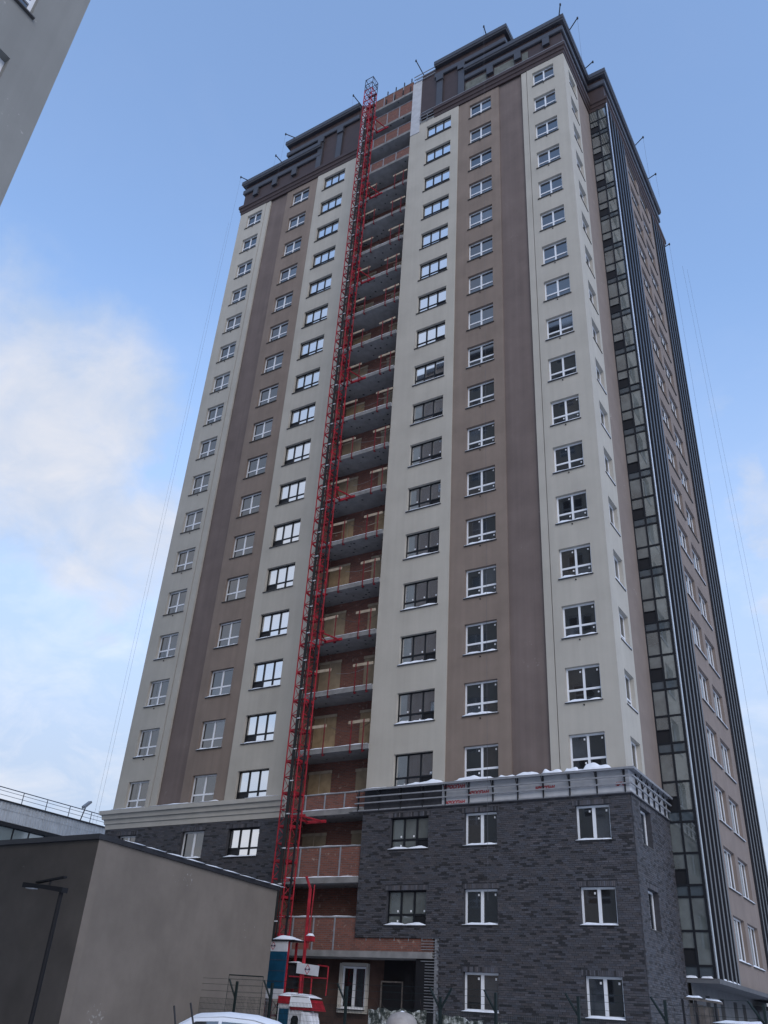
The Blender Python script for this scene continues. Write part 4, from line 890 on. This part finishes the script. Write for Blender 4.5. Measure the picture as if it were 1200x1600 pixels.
part('pole', MB().tube((0, 0, 0), (0, 0.25, 1.1), 0.05, 5), 'steel_dark', fd); b = MB(); b.prism([(0.05, 0.95), (0.65, 1.55), (0.55, 1.68), (-0.02, 1.15)], 'x', -0.2, 0.2); part('head', b, 'galv', fd)

# ------------------------------------------------------------------ mesh fence with angled arms
fe = thing('mesh_fence', 'dark green wire mesh fence with angled barbed wire arms before the tower', 'fence', (0, -9.0, 0))
FX = [(-13.9, -1), (-11.2, -1), (-9.7, -1), (-6.75, -1), (-3.44, 0), (-1.67, -1), (0.77, -1), (3.1, -1), (5.5, -1)]
tips = []
for x, k in FX:
    b = MB(); b.box(-0.035, 0.035, -0.035, 0.035, 0, 2.42 if k else 2.25); 
    for s in ((-1,) if k else (-1, 1)): b.tube((0, 0, 1.92), (s*0.36, 0.0, 2.48), 0.032, 5)
    link('post', b.mesh('post', 'fence_green'), fe, (x, 0, 0)); tips.append(x-0.36)
for i in range(len(FX)-1):
    a, b_ = FX[i][0], FX[i+1][0]; m = MB(); h = 1.9; n = int((b_-a)/0.055)
    if i == 1: h = 1.98
    for j in range(1, n): xx = a+(b_-a)*j/n; m.box(xx-0.0028, xx+0.0028, -0.003, 0.003, 0.1, h)
    for j in range(12): zz = 0.1+(h-0.1)*j/11; m.box(a, b_, -0.0075, -0.0032, zz-0.003, zz+0.003)
    link('mesh_panel', m.mesh('mesh_panel', 'fence_green'), fe)
m = MB()
for t_ in (0.35, 0.7, 1.0):
    for a, b_ in zip(FX[:-1], FX[1:]): m.tube((a[0]-0.36*t_, 0, 1.92+0.56*t_), (b_[0]-0.36*t_, 0, 1.92+0.56*t_), 0.0045, 4)
part('barbed_wire', m, 'fence_green', fe)
tp = thing('loose_mesh_panel', 'loose wire mesh panel standing taller than the fence beside the annex', 'mesh panel', (-11.85, -8.7, 0))
m = MB(); m.tube((0, 0, 2.62), (1.5, 0, 2.60), 0.018, 4); m.tube((0, 0, 0), (0, 0, 2.62), 0.012, 4); m.tube((1.5, 0, 0), (1.5, 0, 2.6), 0.012, 4); part('frame', m, 'fence_green', tp)
m = MB()
for j in range(30): m.box(0.05*j, 0.05*j+0.004, -0.002, 0.002, 0.05, 2.6)
for j in range(13): m.box(0, 1.5, -0.006, -0.0022, 0.1+j*0.2, 0.104+j*0.2)
part('mesh', m, 'fence_green', tp)

# camouflage net hung along the fence
def net(name, label, x0, x1, y, top, seed):
    rg = random.Random(seed); m = MB(); nx, nz_ = int((x1-x0)/0.08), 22
    ph = [rg.uniform(0, 6.28) for _ in range(6)]
    def P(i, j, off):
        u = x0+(x1-x0)*i/nx; t = j/nz_; z = t*(top(u)+0.035*math.sin(u*9+ph[0])+0.02*math.sin(u*23+ph[1]))
        d = 0.07*math.sin(u*6.5+ph[2]+0.6*t)+0.035*math.sin(u*14+ph[3]-t*2)+0.02*math.sin(u*29+z*9+ph[4])
        return (u, y+d*(1.2-0.7*t)+off, z)
    for off in (0, 0.012):
        for i in range(nx+1):
            for j in range(nz_+1): m.v.append(P(i, j, off))
    K = (nx+1)*(nz_+1)
    for i in range(nx):
        for j in range(nz_):
            q = i*(nz_+1)+j; m.f.append((q, q+nz_+1, q+nz_+2, q+1)); q += K; m.f.append((q, q+1, q+nz_+2, q+nz_+1))
    for i in range(nx): q = i*(nz_+1)+nz_; m.f.append((q, q+nz_+1, q+nz_+1+K, q+K))
    o = link(name, m.mesh(name, 'camo', smooth=True)); tag(o, label, 'net')
net('camouflage_net', 'mottled grey camouflage net hung below the tower entrance', -6.1, -4.05, -8.75, lambda u: 1.86, 4)
net('camouflage_net', 'mottled grey camouflage net sagging below the ground floor window', -3.75, -2.2, -8.75, lambda u: 1.86-0.12*(u+3.75), 9)
net('camouflage_net', 'mottled grey camouflage net at the foot of the dark brick corner', -1.95, 1.6, -8.75, lambda u: 1.68-0.03*(u+2), 12)
# mixer drum
mx_ = thing('mixer_drum', 'rounded beige concrete mixer drum in front of the camouflage net', 'concrete mixer', (-4.42, -9.5, 0))
b = MB(); prof = [(0.0, 0.95), (0.22, 0.96), (0.42, 1.08), (0.47, 1.25), (0.47, 1.45), (0.42, 1.62), (0.30, 1.74), (0.14, 1.80), (0.0, 1.81)]
n = 20
for (r0, z0) in prof:
    for k in range(n): b.v.append((r0*math.cos(2*math.pi*k/n), r0*math.sin(2*math.pi*k/n), z0))
for i in range(len(prof)-1):
    for k in range(n): j = (k+1) % n; b.f.append((i*n+k, i*n+j, (i+1)*n+j, (i+1)*n+k))
part('drum', b, 'drum', mx_, smooth=True)
b = MB()
for s in (-1, 1): b.tube((s*0.5, -0.3, 0), (s*0.5, 0, 1.2), 0.03, 5); b.tube((s*0.5, 0.3, 0), (s*0.5, 0, 1.2), 0.03, 5)
b.tube((-0.5, 0, 1.2), (0.5, 0, 1.2), 0.03, 5); b.tube((0, 0, 0.7), (0, 0, 0.98), 0.08, 6); part('stand', b, 'steel_dark', mx_)
part('snow', MB().lump(-0.05, 0.04, -0.05, 0.05, 1.81, 0.07, 4, 3, 5), 'snow', mx_, smooth=True)

# ------------------------------------------------------------------ parked car, only its snowy roof in frame
car = thing('parked_car', 'white snow covered hatchback parked before the annex wall', 'car', (-4.7, -17.3, -0.05), R(28))
st = [(-2.0, 0.45, 0.62, 0.62), (-1.9, 0.25, 0.85, 0.80), (-1.2, 0.20, 0.92, 0.84), (-0.5, 0.20, 0.95, 0.86), (0.5, 0.20, 0.97, 0.86), (1.4, 0.20, 0.98, 0.84), (1.9, 0.25, 0.95, 0.80), (2.05, 0.45, 0.80, 0.66)]
b = MB()
for (x, z0, z1, hw) in st:
    b.v += [(x, -hw*0.92, z0), (x, -hw, (z0+z1)/2), (x, -hw*0.95, z1), (x, -hw*0.5, z1+0.04), (x, hw*0.5, z1+0.04), (x, hw*0.95, z1), (x, hw, (z0+z1)/2), (x, hw*0.92, z0)]
for i in range(len(st)-1):
    for k in range(8): j = (k+1) % 8; b.f.append((i*8+k, i*8+j, i*8+8+j, i*8+8+k))
b.f.append(tuple(range(8))); b.f.append(tuple(range(len(st)*8-8, len(st)*8))[::-1]); part('body', b, 'car_white', car, smooth=True)
cabp = [(-1.05, 0.95, 0.80), (-0.80, 1.18, 0.74), (-0.35, 1.43, 0.64), (0.3, 1.485, 0.62), (0.95, 1.46, 0.61), (1.45, 1.36, 0.60), (1.78, 1.05, 0.70), (1.85, 0.95, 0.76)]
b = MB()
for (x, z, hw) in cabp: b.v += [(x, -0.80, 0.93), (x, -hw-0.02, max(z-0.09, 0.935)), (x, -hw+0.12, z), (x, hw-0.12, z), (x, hw+0.02, max(z-0.09, 0.935)), (x, 0.80, 0.93)]
for i in range(len(cabp)-1):
    for k in range(5): b.f.append((i*6+k, i*6+k+1, i*6+6+k+1, i*6+6+k))
b.f.append(tuple(range(6))); b.f.append(tuple(range(len(cabp)*6-6, len(cabp)*6))[::-1]); cabo = part('cabin', b, 'car_white', car, smooth=True)
for s in (-1, 1):
    for (pts) in ([(-0.62, 1.02), (-0.28, 1.33), (0.22, 1.36), (0.22, 1.02)], [(0.30, 1.02), (0.30, 1.36), (0.95, 1.345), (1.35, 1.24), (1.42, 1.02)]):
        m = MB(); i0 = len(m.v)
        for t_ in (0.012, 0.03):
            for (x, z) in pts: hwz = 0.80-(z-0.93)*(0.80-0.665)/(1.39-0.93); m.v.append((x, s*(hwz+t_), z))
        n = len(pts); m.f = [tuple(range(n)), tuple(range(n, 2*n))[::-1]]+[(k, (k+1) % n, n+(k+1) % n, n+k) for k in range(n)]
        part('window', m, 'glass', car)
    for x in (-1.25, 1.3):
        w = part('wheel', MB().tube((x, s*0.62, 0.30), (x, s*0.86, 0.30), 0.31, 18), 'rubber', car); link('rim', MB().tube((x, s*0.80, 0.30), (x, s*0.87, 0.30), 0.19, 12).mesh('rim', 'galv'), w)
    part('headlight', bx(-2.02, -1.86, s*0.62-0.14, s*0.62+0.14, 0.60, 0.74), 'lamp_lens', car); part('tail_light', bx(1.92, 2.06, s*0.62-0.12, s*0.62+0.12, 0.70, 0.88), 'lamp_red', car)
    part('mirror', bx(-0.72, -0.58, s*0.92-0.08, s*0.92+0.08, 0.98, 1.10), 'car_white', car)
b = MB(); ns = [(-0.95, 1.09), (-0.7, 1.30), (-0.35, 1.485), (0.3, 1.54), (0.95, 1.515), (1.42, 1.42), (1.62, 1.27)]
for (x, z) in ns: b.v += [(x, -0.58, z-0.085), (x, -0.42, z-0.02), (x, 0, z+0.012), (x, 0.42, z-0.02), (x, 0.58, z-0.085)]
for i in range(len(ns)-1):
    for k in range(4): b.f.append((i*5+k, i*5+k+1, i*5+6+k, i*5+5+k))
so = part('snow', b, 'snow', car, smooth=True)
# two stakes before the car
for lab, x, y, dx_, h in (('thin dark bent metal stake left of the parked car', -2.53, -21.0, 0.12, 1.53), ('thin dark bent metal stake in front of the parked car roof', -2.14, -21.0, 0.17, 1.59)):
    tag(link('metal_stake', MB().tube((dx_, 0, 0), (dx_, 0, 1.2), 0.022, 5).tube((dx_, 0, 1.2), (0, 0, h), 0.018, 5).mesh('metal_stake', 'steel_dark'), None, (x, y, 0)), lab, 'stake')

# ------------------------------------------------------------------ board shed and planks at the right edge
sh = thing('board_shed', 'weathered board shed with snowy top plank below the glazed corner', 'shed', (3.3, -8.0, 0))
for i in range(6):
    part('board', bx(0.16+i*0.125, 0.27+i*0.125, 0.0, 0.04, 0, 2.42-0.02*i), 'old_wood', sh)
b = MB(); b.tube((0.05, -0.05, 0), (0.0, -0.05, 2.5), 0.035, 5); b.tube((0.42, -0.07, 0), (0.34, -0.07, 2.5), 0.04, 5); b.tube((0.9, -0.07, 0), (0.84, -0.07, 2.45), 0.04, 5); part('post', b, 'steel_dark', sh)
b = MB(); b.prism([(0.10, 2.50), (1.0, 2.42), (1.0, 2.47), (0.10, 2.56)], 'y', -0.14, 0.10); part('top_plank', b, 'old_wood', sh); part('snow', MB().lump(0.12, 0.50, -0.13, 0.08, 2.55, 0.05, 6, 3, 3).lump(0.55, 0.98, -0.13, 0.08, 2.48, 0.05, 6, 3, 4), 'snow', sh)
pf = thing('plank_stack', 'low plank fence topped with snow right of the board shed', 'plank fence', (4.1, -8.2, 0))
for i in range(8): part('board', bx(i*0.19, i*0.19+0.17, 0.0, 0.03, 0, 1.95+0.02*(i % 3)), 'old_wood', pf)
part('snow', MB().lump(-0.02, 1.5, -0.1, 0.12, 2.0, 0.07, 10, 3, 6), 'snow', pf, smooth=True)
def shrub(label, x, y, h, n, seed, spread=0.5):
    rg = random.Random(seed); t = thing('dry_shrub', label, 'shrub', (x, y, 0)); m = MB()
    for i in range(n):
        p = Vector((rg.uniform(-.06, .06), rg.uniform(-.06, .06), 0)); d = Vector((rg.uniform(-spread, spread), rg.uniform(-spread, spread), 1)).normalized(); r0 = 0.012
        for s in range(6):
            q = p+d*(h/6*rg.uniform(0.8, 1.1)); m.tube(p, q, r0, 4, r0*0.8); r0 *= 0.8
            if s > 1:
                for _ in range(2): e = (d+Vector((rg.uniform(-.9, .9), rg.uniform(-.9, .9), rg.uniform(-.1, .6)))).normalized(); m.tube(q, q+e*rg.uniform(.12, .35), r0*0.6, 3, 0.002)
            p = q; d = (d+Vector((rg.uniform(-.25, .25), rg.uniform(-.25, .25), 0))).normalized()
    part('stems', m, 'twig', t)
shrub('bare dry shrub with pale twigs beside the board shed', 4.0, -8.8, 2.5, 6, 1)
shrub('bare dry weeds rising before the camouflage net', -4.6, -9.3, 2.0, 4, 2, 0.35)
